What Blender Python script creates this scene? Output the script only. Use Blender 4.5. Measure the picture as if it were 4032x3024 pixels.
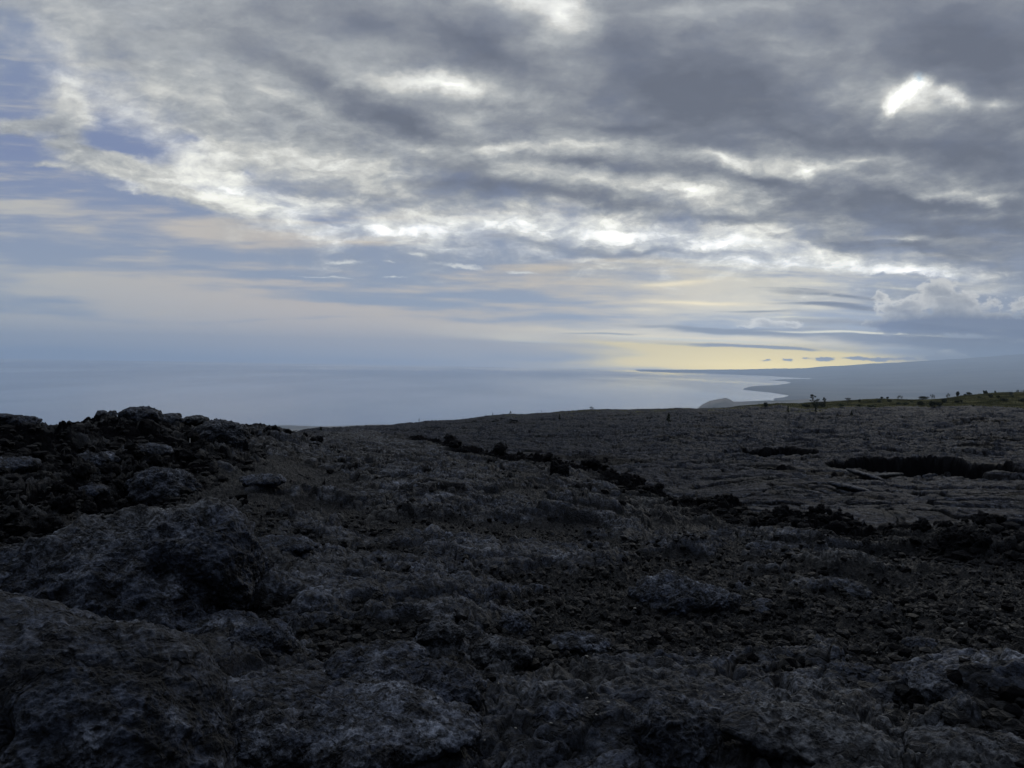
import bpy, math, random
import numpy as np
from mathutils import Vector, Matrix

for o in list(bpy.data.objects):
    bpy.data.objects.remove(o, do_unlink=True)
scene = bpy.context.scene
COL = scene.collection
PI = math.pi

# ------------------------------------------------------------------ camera
CAMZ = 1.75            # eye height above the lava; the sea lies far lower
SEA = -358.0
FOC = 2912.0           # focal length in pixels of the 4032 px wide photograph
ROLL = math.radians(1.15)
PITCH = math.atan(94.0 / FOC)
_f = Vector((0, math.cos(PITCH), -math.sin(PITCH)))
_r0 = Vector((1, 0, 0)); _u0 = _r0.cross(_f)
_r = _r0 * math.cos(ROLL) + _u0 * math.sin(ROLL)
_u = -_r0 * math.sin(ROLL) + _u0 * math.cos(ROLL)
cam_d = bpy.data.cameras.new("camera"); cam = bpy.data.objects.new("camera", cam_d); COL.objects.link(cam)
cam.matrix_world = Matrix((( _r.x, _u.x, -_f.x, 0), (_r.y, _u.y, -_f.y, 0), (_r.z, _u.z, -_f.z, CAMZ), (0, 0, 0, 1)))
cam_d.sensor_width = 36.0; cam_d.lens = 26.0
cam_d.clip_start = 0.1; cam_d.clip_end = 400000
scene.camera = cam

def ray(x, y):
    """world direction seen at pixel x, y of the 4032 x 3024 frame"""
    return (_f + _r * ((x - 2016) / FOC) - _u * ((y - 1512) / FOC)).normalized()
def at(x, y, d):
    """world point at horizontal distance d in that direction"""
    v = ray(x, y); h = math.hypot(v.x, v.y)
    return Vector((v.x / h * d, v.y / h * d, CAMZ + v.z / h * d))

scene.view_settings.view_transform = 'Standard'
scene.view_settings.look = 'None'
scene.view_settings.gamma = 1.0
scene.view_settings.exposure = 0.0
scene.render.engine = 'CYCLES'
cy = scene.cycles
cy.max_bounces = 6; cy.diffuse_bounces = 3; cy.glossy_bounces = 2; cy.volume_bounces = 3; cy.transparent_max_bounces = 8
cy.use_denoising = True

# ------------------------------------------------------------------ node helpers
class G:
    """small expression builder over a node tree"""
    def __init__(s, nt): s.nt = nt
    def new(s, t, **k):
        n = s.nt.nodes.new(t)
        for a, b in k.items(): setattr(n, a, b)
        return n
    def put(s, sock, v):
        if isinstance(v, (int, float)): sock.default_value = v
        elif isinstance(v, (tuple, list)):
            sock.default_value = tuple(v) + ((1,) if len(v) == 3 and sock.type == 'RGBA' else ())
        else: s.nt.links.new(v, sock)
    def m(s, op, a, b=0.0, c=0.0, clamp=False):
        n = s.new('ShaderNodeMath', operation=op, use_clamp=clamp)
        s.put(n.inputs[0], a); s.put(n.inputs[1], b)
        if op in ('MULTIPLY_ADD', 'SMOOTH_MIN', 'SMOOTH_MAX'): s.put(n.inputs[2], c)
        return n.outputs[0]
    def add(s, a, b): return s.m('ADD', a, b)
    def sub(s, a, b): return s.m('SUBTRACT', a, b)
    def mul(s, a, b): return s.m('MULTIPLY', a, b)
    def div(s, a, b): return s.m('DIVIDE', a, b)
    def mad(s, a, b, c): return s.m('MULTIPLY_ADD', a, b, c)
    def ss(s, x, lo, hi):
        n = s.new('ShaderNodeMapRange', interpolation_type='SMOOTHSTEP')
        s.put(n.inputs[0], x); n.inputs[1].default_value = lo; n.inputs[2].default_value = hi
        return n.outputs[0]
    def lin(s, x, lo, hi, a=0.0, b=1.0):
        n = s.new('ShaderNodeMapRange')
        s.put(n.inputs[0], x)
        for i, v in enumerate((lo, hi, a, b)): n.inputs[1 + i].default_value = v
        return n.outputs[0]
    def vec(s, x, y, z=0.0):
        n = s.new('ShaderNodeCombineXYZ')
        for i, v in enumerate((x, y, z)): s.put(n.inputs[i], v)
        return n.outputs[0]
    def vm(s, op, a, b=None, scale=None):
        n = s.new('ShaderNodeVectorMath', operation=op)
        s.put(n.inputs[0], a)
        if b is not None: s.put(n.inputs[1], b)
        if scale is not None: s.put(n.inputs['Scale'], scale)
        return n.outputs['Value'] if op in ('DOT_PRODUCT', 'LENGTH') else n.outputs[0]
    def noise(s, v, scale, detail=5.0, rough=0.5, dist=0.0, color=False, lac=2.0):
        n = s.new('ShaderNodeTexNoise')
        s.put(n.inputs['Vector'], v); n.inputs['Scale'].default_value = scale
        n.inputs['Detail'].default_value = detail; n.inputs['Roughness'].default_value = rough
        n.inputs['Distortion'].default_value = dist; n.inputs['Lacunarity'].default_value = lac
        return n.outputs['Color' if color else 'Fac']
    def mix(s, f, a, b):
        n = s.new('ShaderNodeMix', data_type='RGBA', clamp_factor=True)
        s.put(n.inputs[0], f); s.put(n.inputs[6], a); s.put(n.inputs[7], b)
        return n.outputs[2]
    def ramp(s, x, stops, interp='LINEAR'):
        n = s.new('ShaderNodeValToRGB'); n.color_ramp.interpolation = interp
        e = n.color_ramp.elements
        while len(e) < len(stops): e.new(0.5)
        for el, (p, c) in zip(e, stops):
            el.position = p; el.color = tuple(c) + (1,)
        s.put(n.inputs[0], x)
        return n.outputs[0]
    def curve(s, x, pts, lo, hi, ylo, yhi):
        """piecewise curve y(x) through pts"""
        n = s.new('ShaderNodeFloatCurve')
        c = n.mapping.curves[0]
        q = [((px - lo) / (hi - lo), (py - ylo) / (yhi - ylo)) for px, py in pts]
        c.points[0].location = q[0]; c.points[1].location = q[-1]
        for a in q[1:-1]: c.points.new(*a)
        n.mapping.update()
        s.put(n.inputs['Value'], s.lin(x, lo, hi))
        return s.lin(n.outputs[0], 0, 1, ylo, yhi)

def lin(h):
    """#rrggbb as it shows in a picture -> linear radiance"""
    c = [int(h[i:i + 2], 16) / 255 for i in (0, 2, 4)]
    return tuple(v / 12.92 if v <= .04045 else ((v + .055) / 1.055) ** 2.4 for v in c)
# ------------------------------------------------------------------ sun
SUN_DIR = ray(3640, 400)
SUN_EL = math.asin(SUN_DIR.z); SUN_AZ = math.atan2(SUN_DIR.x, SUN_DIR.y)
sun_d = bpy.data.lights.new("sun", 'SUN'); sun = bpy.data.objects.new("sun", sun_d); COL.objects.link(sun)
sun_d.energy = 0.45; sun_d.angle = math.radians(20); sun_d.color = (1.0, 0.95, 0.86)
sun.rotation_euler = (-SUN_DIR).to_track_quat('-Z', 'Y').to_euler()

# ------------------------------------------------------------------ sky: clear air with layers of cloud, as a function of direction
world = bpy.data.worlds.new("World"); scene.world = world; world.use_nodes = True
nt = world.node_tree
for n in list(nt.nodes): nt.nodes.remove(n)
g = G(nt)
WS = 0.1                                             # Background strength
tc = g.new('ShaderNodeTexCoord').outputs['Generated']
sep = g.new('ShaderNodeSeparateXYZ'); nt.links.new(tc, sep.inputs[0])
dx, dy, dz = sep.outputs
yy = g.m('MAXIMUM', dy, 0.12)
U = g.div(dx, yy); V = g.div(dz, yy)                 # tangent of azimuth and of elevation towards the sea
P = 1.0 / 1597.5
def uv(px, py):
    d = ray(px * 4032 / 2212, py * 4032 / 2212)
    return d.x / d.y, d.z / d.y
# perspective coordinates of a flat cloud layer
Vp = g.m('MAXIMUM', g.add(V, 0.16), 0.03)
QX = g.div(U, Vp); QY = g.div(1.0, Vp)
q = g.vec(QX, QY, 0.0)
uvv = g.vec(U, V, 0.0)
# billowy warps
w1 = g.vm('SUBTRACT', g.noise(q, 1.5, 6, .55, color=True), (.5, .5, .5))
w1 = g.vm('MULTIPLY', w1, (0.13, 0.055, 0))
w2 = g.vm('SUBTRACT', g.noise(g.vec(U, g.mul(V, 1.5)), 17, 6, .62, color=True), (.5, .5, .5))
w2 = g.vm('MULTIPLY', w2, (0.055, 0.032, 0))
pw = g.vm('ADD', g.vm('ADD', uvv, w1), w2)           # cloud position, warped
# streaky warp for the high thin cloud
w3 = g.vm('SUBTRACT', g.noise(g.vec(U, g.mul(V, 5)), 3.0, 5, .5, color=True), (.5, .5, .5))
ps = g.vm('ADD', uvv, g.vm('MULTIPLY', w3, (0.22, 0.03, 0)))

def blobs(pos, lst, start=0.0):
    """sum of soft ellipses: (x, y, radius x, radius y, turn in degrees, amount)"""
    acc = start
    for (x, y, rx, ry, rot, a) in lst:
        u0, v0 = uv(x, y)
        mp = g.new('ShaderNodeMapping', vector_type='TEXTURE')
        mp.inputs['Location'].default_value = (u0, v0, 0)
        mp.inputs['Rotation'].default_value = (0, 0, math.radians(rot))
        mp.inputs['Scale'].default_value = (rx * P, ry * P, 1)
        nt.links.new(pos, mp.inputs['Vector'])
        gr = g.new('ShaderNodeTexGradient', gradient_type='QUADRATIC_SPHERE')
        nt.links.new(mp.outputs[0], gr.inputs['Vector'])
        acc = g.mad(gr.outputs['Fac'], a, acc)
    return acc
def vline(pts, x):
    """height of a line given in picture points, over x"""
    q_ = [uv(a, b) for a, b in pts]
    return g.curve(x, q_, -0.9, 0.9, -0.1, 0.6)
sp = g.new('ShaderNodeSeparateXYZ'); nt.links.new(pw, sp.inputs[0]); PU, PV = sp.outputs[0], sp.outputs[1]
ss_ = g.new('ShaderNodeSeparateXYZ'); nt.links.new(ps, ss_.inputs[0]); SU, SV = ss_.outputs[0], ss_.outputs[1]

fb = g.noise(q, 3.2, 9, .55, 0.25)                   # cloud texture in the layer
fb3 = g.noise(g.vec(PU, g.mul(PV, 2.3)), 26, 6, .62)     # small mottling
fb2 = g.noise(g.vec(U, g.mul(V, 1.7)), 11, 8, .6)    # finer, upright texture
streak = g.noise(g.vec(g.mad(SV, 1.2, SU), g.mul(SV, 12)), 3.4, 9, .6)
fs2 = g.noise(g.vec(U, g.mul(V, 7.0)), 9, 6, .55)

# --- 1 clear air
sky = g.new('ShaderNodeTexSky', sky_type='NISHITA', sun_disc=False, sun_elevation=SUN_EL, sun_rotation=SUN_AZ, altitude=600)
clear = g.mix(0.95, g.vm('SCALE', sky.outputs[0], scale=0.22), g.ramp(g.lin(V, 0.0, 0.45),
      [(0, [c / WS for c in lin('9aa8b8')]), (.28, [c / WS for c in lin('93a0b6')]), (.6, [c / WS for c in lin('7e8cb0')]), (1, [c / WS for c in lin('8492ae')])]))
def C(h, k=1.0): return tuple(c * k / WS for c in lin(h))

# --- 2 high haze and thin streaks below the deck
hz = blobs(ps, [(60, 460, 620, 95, -14, .75), (520, 505, 560, 70, -8, 1.1), (250, 610, 700, 110, 0, .9), (700, 680, 900, 90, 0, 1.0), (100, 705, 900, 70, 0, 1.1), (650, 745, 1200, 70, 0, 1.8), (300, 650, 800, 50, -2, .6),
                (1100, 610, 500, 60, 2, .5), (1300, 660, 500, 110, 0, .6), (1000, 720, 900, 60, 0, .8), (1550, 620, 500, 120, 0, 1.2), (1150, 575, 420, 36, 0, .5),
                (380, 545, 560, 26, -1, -.9), (150, 650, 330, 22, 0, -.7), (620, 600, 260, 16, 0, -.5), (780, 655, 420, 20, -2, -.55), (620, 692, 420, 9, 2, -.6),
                (260, 690, 300, 18, 0, -.45), (1130, 650, 340, 40, -1, -.5), (950, 640, 400, 14, 0, -.5), (1080, 553, 260, 30, -2, -1.0), (850, 565, 300, 40, -2, -.8), (1150, 690, 400, 14, 0, -.4)], 0.12)
hz = g.mad(g.sub(streak, 0.5), 2.6, hz)
hz = g.mad(g.sub(fs2, 0.5), 1.6, hz)
hz = g.ss(hz, 0.05, 1.1)
warm = g.ramp(g.lin(U, -0.7, 0.7), [(0, C('c4c2ba')), (.3, C('d0c4b6')), (.55, C('d4c8b4')), (.72, C('e6dfca')), (1, C('e8e4d4'))])
col = g.mix(g.mul(hz, 0.9), clear, warm)
# peach and cream glow
pe = blobs(ps, [(1440, 608, 150, 16, 4, 1.3), (1500, 655, 230, 14, 0, 1.2), (1420, 672, 150, 16, 0, .7), (1520, 727, 1000, 32, -1, 1.5), (1120, 733, 330, 20, -3, 1.2), (1350, 762, 330, 16, -1, .9), (1900, 700, 700, 14, 0, .5)])
pe = g.mul(pe, g.lin(streak, .3, .6, .55, 1.0))
col = g.mix(g.ss(pe, 0, 1), col, C('f6e8c4', 1.1))
# yellow strip above the sea
ye = blobs(ps, [(1600, 772, 640, 64, -1, 2.2), (1780, 778, 330, 34, -1, 1.2), (1350, 745, 260, 16, -3, .8), (1500, 790, 500, 24, 0, 1.0)])
ye = g.mad(g.sub(fs2, .5), .8, ye)
col = g.mix(g.ss(ye, 0.05, 1.0), col, C('fadf80', 1.5))
# low haze on the horizon
lh = g.mul(g.ss(V, 0.026, -0.006), g.ramp(g.lin(U, -.7, .7), [(0, (.9,) * 3), (.5, (.75,) * 3), (.58, (.25,) * 3), (.75, (.0,) * 3), (1, (.4,) * 3)]))
col = g.mix(lh, col, g.ramp(g.lin(U, -.7, .7), [(0, C('8298b6')), (.4, C('96a2b4')), (.6, C('b8b4a8')), (.8, C('c8bc90')), (1, C('4f6186'))]))

# --- 3 long dark bands low on the right
db = blobs(ps, [(1560, 712, 420, 15, -1, 1.5), (1950, 706, 500, 24, -1, 1.6), (1280, 718, 260, 6, 2, 1.1), (1120, 739, 260, 6, -3, .6), (1980, 740, 520, 26, -2, 2.0), (1560, 742, 330, 12, -1, 1.3), (1700, 750, 300, 10, -3, .9),
                (1760, 640, 330, 13, -3, 1.2), (1720, 660, 300, 13, -2, 1.3), (1680, 625, 260, 11, -2, .9), (1620, 676, 240, 8, 0, .8), (2280, 745, 360, 60, 0, 2.5), (2180, 768, 240, 26, 0, 2.4), (1900, 672, 320, 20, 0, .9)])
db = g.mad(g.sub(fs2, .5), 1.3, g.mul(db, 1.0))
db = g.ss(db, .3, 1.0)
dbc = g.ramp(g.lin(U, .1, .7), [(0, C('848e9a')), (.4, C('757e8c')), (.72, C('5f6b84')), (1, C('485877'))])
col = g.mix(g.mul(db, .9), col, dbc)
sl = blobs(ps, [(1500, 729, 620, 11, -1, 1.1), (1850, 722, 420, 7, -1, 1.3), (2130, 712, 120, 16, 0, .8), (1150, 737, 200, 6, -3, .9), (1700, 690, 320, 7, 0, .6), (1700, 612, 420, 12, -1, .5), (1950, 622, 300, 14, -4, .6)])
col = g.mix(g.ss(g.mad(g.sub(fs2, .5), .7, sl), .2, 1.0), col, C('eeead4'))

# --- 4 the deck
edge = vline([(-400, 140), (-100, 125), (20, 122), (110, 165), (180, 215), (330, 320), (440, 430), (520, 505), (700, 535), (900, 552), (1150, 575), (1450, 600), (1800, 630), (2400, 640)], PU)
cov = g.mul(g.sub(PV, edge), 26.0)
cov = blobs(pw, [(50, 262, 200, 44, 8, 9), (165, 245, 120, 90, -50, 8), (250, 350, 330, 56, -4, 12), (130, 300, 110, 34, 0, 7), (430, 420, 250, 34, -14, 8), (60, 362, 160, 20, -4, 4), (300, 405, 160, 12, -6, 2.5), (100, 360, 150, 20, -8, 2), (460, 447, 60, 16, 0, 1),
                 (300, 315, 200, 36, -12, -3.5), (700, 470, 90, 18, 0, -2.5), (560, 372, 50, 16, 0, -2.0), (420, 300, 60, 16, 0, -2), (1830, 598, 340, 14, -1, -6), (1400, 575, 260, 20, 0, 1)], cov)
cov = g.mad(g.sub(fb2, .5), 5.0, cov)
cov = g.mad(g.sub(fb, .5), 3.5, cov)
cov = g.mad(g.sub(fb3, .5), 1.6, cov)
deck_a = g.mul(g.ss(cov, -1.4, 3.2), g.lin(fb2, .25, .5, .86, 1.0))
T = [ # bright
     (930, 172, 260, 48, -3, 0.55), (960, 176, 150, 30, -3, 0.35), (1220, 35, 150, 90, -30, 0.65), (1120, 10, 170, 60, 0, 0.45), (1180, 100, 180, 100, 0, 0.2), (1470, 20, 160, 50, 0, 0.2), (1650, 10, 260, 40, 0, 0.2),
     (150, 170, 330, 90, -32, 0.28), (330, 240, 280, 70, -22, 0.22), (120, 90, 200, 60, -30, 0.15), (330, 300, 300, 70, -20, 0.3), (650, 235, 240, 40, -22, 0.16),
     (500, 400, 420, 110, -14, 0.55), (700, 350, 400, 60, -6, 0.4), (620, 460, 330, 70, -14, 0.45), (900, 325, 273, 41.6, -4, 0.255), (870, 385, 170, 30, 0, 0.35),
     (1080, 318, 73.5, 25.6, 8, 0.425), (1120, 326, 168, 35.2, 0, 0.255), (1270, 322, 210, 38.4, -3, 0.425), (1560, 345, 250, 34, -3, 0.6), (1600, 360, 126, 32, 4, 0.2125), (1765, 358, 110, 30, 0, 0.9), (1860, 345, 84, 28.8, 10, 0.255),
     (1250, 390, 262.5, 41.6, -8, 0.255), (1470, 418, 210, 41.6, -6, 0.6375), (1640, 408, 115.5, 35.2, 0, 0.34), (1330, 380, 120, 30, 0, 0.15),
     (900, 500, 560, 60, 0, 0.85), (1350, 498, 650, 60, 0, 0.85), (1300, 440, 900, 120, 0, .22), (1700, 560, 700, 60, -3, .25), (1300, 555, 500, 26, 0, 0.5), (1600, 520, 380, 60, 0, 0.65), (1650, 570, 520, 60, -3, 0.65), (1950, 585, 420, 44, -8, 0.7), (2050, 610, 330, 50, -12, 0.45), (2150, 590, 170, 40, -20, 0.25), (1500, 600, 500, 60, 0, 0.4), (1000, 540, 420, 26, -2, 0.4),
     (2060, 412, 157.5, 35.2, -4, 0.51), (2120, 440, 90, 30, -50, 0.3), (2010, 455, 84, 32, 0, 0.102), (1930, 510, 200, 16, 2, 0.35), (1990, 548, 120, 26, -10, 0.6), (2130, 560, 160, 18, -10, 0.3),
     (1990, 210, 230, 110, 0, 0.35), (1880, 90, 90, 110, 20, 0.16), (2150, 225, 70, 30, 0, 0.25),
      # dark
     (800, 60, 480, 110, -14, -.3), (950, 60, 180, 70, -30, -.18), (620, 130, 420, 80, -24, -.22), (1050, 110, 260, 80, -20, -.18), (860, 255, 330, 66, -22, -.5), (620, 230, 160, 40, -14, -.25), (700, 300, 180, 30, -14, -.1),
     (1430, 170, 520, 230, -14, -.35), (1600, 200, 420, 160, -10, -.25), (1330, 90, 160, 60, 0, -.12), (2110, 100, 420, 200, -20, -.4), (1800, 60, 380, 100, -20, -.12), (2000, 320, 500, 110, -8, -.3), (1760, 290, 300, 50, -4, -.2),
     (1100, 220, 360, 60, -6, -.12), (1130, 280, 330, 34, -10, -.15), (1350, 280, 330, 40, -4, -.25),
     (1080, 410, 520, 52, -4, -.55), (1000, 360, 120, 30, 0, -.1), (1250, 360, 340, 34, -4, -.35), (1330, 445, 420, 36, -4, -.4), (1650, 385, 240, 30, -4, -.4), (1800, 425, 420, 50, -6, -.35), (2010, 432, 230, 30, -4, -.45), (2000, 480, 420, 40, -6, -.3), (2050, 550, 380, 36, -10, -.45),
     (1340, 540, 240, 26, -2, -.5), (1130, 522, 300, 26, -3, -.3), (1850, 525, 380, 34, -4, -.5), (1600, 470, 330, 22, 0, -.25), (1500, 545, 280, 14, 0, -.3), (1700, 600, 300, 14, 0, -.2), (2180, 500, 200, 100, 0, -.3)]
# stay inside the shader's reach: each half of the list on its own chain
tone = blobs(pw, T, g.curve(U, [(-.9, .56), (-.69, .56), (-.35, .52), (0, .46), (.35, .39), (.7, .33), (.9, .33)], -.9, .9, 0, 1))
tone = g.mad(g.sub(fb, .5), g.lin(V, .02, .45, .9, .6), tone)
tone = g.mad(g.sub(fb2, .5), g.lin(V, .02, .45, .9, .30), tone)
fb4 = g.noise(g.vm('ADD', q, (3.3, 1.7, 0)), 8, 7, .58, 0.4)
tone = g.mad(g.sub(fb4, .5), g.lin(V, .1, .45, .6, .28), tone)
tone = g.mad(g.sub(fb3, .5), g.mul(g.lin(V, .1, .40, 1.5, .5), g.lin(tone, .3, .8, .35, 1.0)), tone)
pl = g.vm('ADD', uvv, g.vm('MULTIPLY', g.vm('SUBTRACT', g.noise(uvv, 26, 7, .68, color=True), (.5, .5, .5)), (.045, .035, 0)))
tone = g.mad(g.sub(tone, .45), 1.18, .47)
tone = blobs(pl, [(1982, 184, 54, 32, 10, 1.15), (1945, 208, 62, 30, 35, 1.0), (1920, 236, 48, 24, 25, .8), (2070, 216, 56, 34, -15, .8), (2040, 195, 44, 24, 0, .5), (2150, 228, 50, 26, 0, .3), (1995, 210, 170, 90, 0, .25)], tone)
deck_c = g.ramp(g.m('MULTIPLY', tone, 0.5), [(0, C('676c78')), (.10, C('767b86')), (.2, C('90949a')), (.30, C('aeb1b2')), (.40, C('cfcfca')), (.5, C('ecece6')), (.62, C('fffff6', 1.05)), (1, C('ffffff', 2.2))])
deck_c = g.vm('MULTIPLY', deck_c, g.ramp(g.lin(V, .0, .5), [(0, (1.02, 1.0, .95)), (.5, (1, 1, .99)), (1, (.99, 1.0, 1.03))]))
col = g.mix(deck_a, col, deck_c)
# the blue glint over the sun's gap
col = g.mix(g.m('MULTIPLY', blobs(pw, [(1990, 156, 22, 20, 60, .6)]), 1.0), col, C('b8d8f0'))

# --- 5 small and heaped clouds in front
pf = g.vm('ADD', uvv, g.vm('MULTIPLY', g.vm('SUBTRACT', g.noise(g.vec(U, g.mul(V, 1.6)), 40, 7, .66, color=True), (.5, .5, .5)), (.034, .014, 0)))
thin = blobs(pf, [(745, 567, 85, 10, 3, 1.5), (845, 566, 50, 7, 0, 1), (1000, 575, 90, 11, -8, 1.7), (905, 550, 60, 10, 0, 1.2), (1125, 589, 80, 7, -4, 1.4), (700, 599, 150, 5, -1, 1.0), (850, 599, 70, 4, 0, .9), (1040, 728, 90, 5, -4, .6)])
thin = g.mad(g.mul(g.sub(fb3, .5), g.ss(thin, .05, .4)), 1.8, thin)
col = g.mix(g.mul(g.ss(thin, .2, 1.1), .85), col, C('dfe1de'))
cu = blobs(pf, [(2040, 640, 85, 56, 0, 2.6), (2010, 625, 50, 34, 0, 1.3), (2095, 655, 70, 34, -10, 1.8), (1965, 660, 60, 36, 10, 2.0), (1900, 640, 34, 40, -60, 1.9), (1925, 668, 66, 30, 0, 1.8), (2150, 652, 40, 26, 0, 1.7), (2205, 655, 60, 34, 0, 1.4), (2060, 700, 260, 50, 0, 2.0), (2230, 710, 170, 60, 0, 2.0), (1940, 705, 150, 34, 0, 1.3),
                (1650, 694, 60, 26, 0, 1.6), (1710, 702, 70, 16, 0, 1.4), (1600, 706, 60, 10, 0, .8)])
cum = g.ss(cu, .1, .55)
cu = g.mad(g.mul(g.sub(fb3, .5), cum), 2.6, cu)
cu = g.mad(g.mul(g.sub(g.noise(uvv, 70, 5, .6), .5), cum), 1.6, cu)
cua = g.ss(cu, .35, .85)
shade = blobs(uvv, [(2060, 705, 330, 60, 0, 1.6), (2230, 715, 200, 70, 0, 1.2), (2050, 672, 70, 26, 0, .35), (1930, 710, 160, 34, 0, .8), (1670, 706, 110, 18, 0, .6)])
cuc = g.ramp(g.mad(g.ss(cu, .4, 1.9), -.45, g.sub(g.mad(g.sub(fb3, .5), 1.1, 1.12), shade)), [(0, C('66728c')), (.35, C('868c98')), (.7, C('b2b4b5')), (1, C('dcdbd6'))])
col = g.mix(g.mul(cua, .85), col, cuc)
cu2 = blobs(pf, [(2050, 768, 62, 26, 0, 2.6), (2090, 772, 50, 12, -8, 1.4), (2010, 774, 40, 10, 0, 1.0), (1780, 775, 46, 12, 0, 1.8), (1850, 776, 56, 10, 0, 1.8), (1905, 775, 56, 9, 0, 1.6), (1960, 776, 50, 9, 0, 1.3), (1700, 777, 30, 7, 0, 1.1), (1655, 779, 26, 7, 0, 1.0), (1738, 776, 26, 7, 0, 1.1), (2178, 757, 22, 8, 0, .7), (2205, 760, 18, 5, 0, .6)])
cu2l = blobs(pf, [(2045, 756, 60, 20, 0, 1.5), (2090, 766, 40, 10, 0, .8), (2178, 757, 22, 8, 0, 1.2)])
col = g.mix(g.ss(cu2, .3, .8), col, g.ramp(cu2l, [(0, C('858b97')), (.5, C('a4a8ac')), (1, C('cdcdc8'))]))

# the air near the horizon glows a little more than the cloud above it
col = g.vm('SCALE', col, scale=g.m('ADD', 1.0, g.mul(g.m('POWER', 2.718, g.mul(g.m('MAXIMUM', V, 0), -22.0)), g.curve(U, [(-.9, .02), (-.4, .15), (0, .5), (.2, 1.2), (.44, 1.6), (.56, .35), (.7, .1), (.9, .1)], -.9, .9, 0, 2))))
# --- the sky behind and beside the camera: unseen, darkened to keep facing sides dark
back = g.ramp(g.noise(tc, 3.0, 6, .55), [(.3, C('4e545e')), (.7, C('747a84'))])
col = g.mix(g.ss(dy, .42, .2), col, back)
col = g.vm('SCALE', col, scale=g.lin(g.ss(dz, .52, .85), 0, 1, 1.0, 4.8))      # unseen sky overhead, brightened to light the ground and haze
col = g.mix(g.ss(dz, -.02, -.08), col, C('5a6270', .6))
bg = g.new('ShaderNodeBackground'); nt.links.new(col, bg.inputs[0]); bg.inputs[1].default_value = WS
nt.links.new(bg.outputs[0], g.new('ShaderNodeOutputWorld').inputs[0])
world.cycles.sampling_method = 'MANUAL'; world.cycles.sample_map_resolution = 512
# ------------------------------------------------------------------ numpy noise
F32 = np.float32
_ga = np.linspace(0, 2 * PI, 256, endpoint=False)
_gx, _gy = np.cos(_ga).astype(F32), np.sin(_ga).astype(F32)
def _hash(ix, iy, seed):
    h = ix.astype(np.uint32) * np.uint32(374761393) + iy.astype(np.uint32) * np.uint32(668265263) + np.uint32((seed * 2246822519) & 0xffffffff)
    h ^= h >> np.uint32(13); h *= np.uint32(1274126177); h ^= h >> np.uint32(16)
    return h
def perlin(x, y, seed=0):
    """2-D gradient noise, about -0.7 .. 0.7"""
    x = np.asarray(x, F32); y = np.asarray(y, F32)
    xf = np.floor(x); yf = np.floor(y)
    ix = xf.astype(np.int32); iy = yf.astype(np.int32)
    fx = x - xf; fy = y - yf
    u = fx * fx * fx * (fx * (fx * 6 - 15) + 10); v = fy * fy * fy * (fy * (fy * 6 - 15) + 10)
    def gr(a, b, px, py):
        h = _hash(a, b, seed) & np.uint32(255)
        return _gx[h] * px + _gy[h] * py
    n00 = gr(ix, iy, fx, fy); n10 = gr(ix + 1, iy, fx - 1, fy)
    n01 = gr(ix, iy + 1, fx, fy - 1); n11 = gr(ix + 1, iy + 1, fx - 1, fy - 1)
    a = n00 + u * (n10 - n00); b = n01 + u * (n11 - n01)
    return a + v * (b - a)
def fbm(x, y, oct=4, seed=0, gain=.5, lac=2.03, mode=0):
    """mode 0 plain, 1 billow (rounded humps with sharp creases), 2 ridged (sharp crests)"""
    s = 0; a = 1.0; f = 1.0; t = 0.0
    for i in range(oct):
        n = perlin(x * F32(f), y * F32(f), seed + i * 17)
        if mode == 1: n = np.abs(n) * 2 - .45
        elif mode == 2: n = .45 - np.abs(n) * 2
        s = s + n * F32(a); t += a; a *= gain; f *= lac
    return s
def worley(x, y, seed=0):
    """F1, F2, and a random number 0..1 and the centre of the nearest cell"""
    x = np.asarray(x, F32); y = np.asarray(y, F32)
    xf = np.floor(x).astype(np.int32); yf = np.floor(y).astype(np.int32)
    f1 = np.full(x.shape, 9, F32); f2 = np.full(x.shape, 9, F32)
    rid = np.zeros(x.shape, F32); cx = np.zeros(x.shape, F32); cyy = np.zeros(x.shape, F32)
    for i in (-1, 0, 1):
        for j in (-1, 0, 1):
            h = _hash(xf + i, yf + j, seed)
            px = (xf + i) + (h & np.uint32(1023)).astype(F32) / 1023
            py = (yf + j) + ((h >> np.uint32(10)) & np.uint32(1023)).astype(F32) / 1023
            d = np.sqrt((px - x) ** 2 + (py - y) ** 2)
            near = d < f1
            f2 = np.where(near, f1, np.minimum(f2, d))
            f1 = np.where(near, d, f1)
            rid = np.where(near, (h >> np.uint32(20)).astype(F32) / 4095, rid)
            cx = np.where(near, px, cx); cyy = np.where(near, py, cyy)
    return f1, f2, rid, cx, cyy
def smooth(x, lo, hi):
    t = np.clip((x - lo) / (hi - lo), 0, 1); return t * t * (3 - 2 * t)

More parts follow.
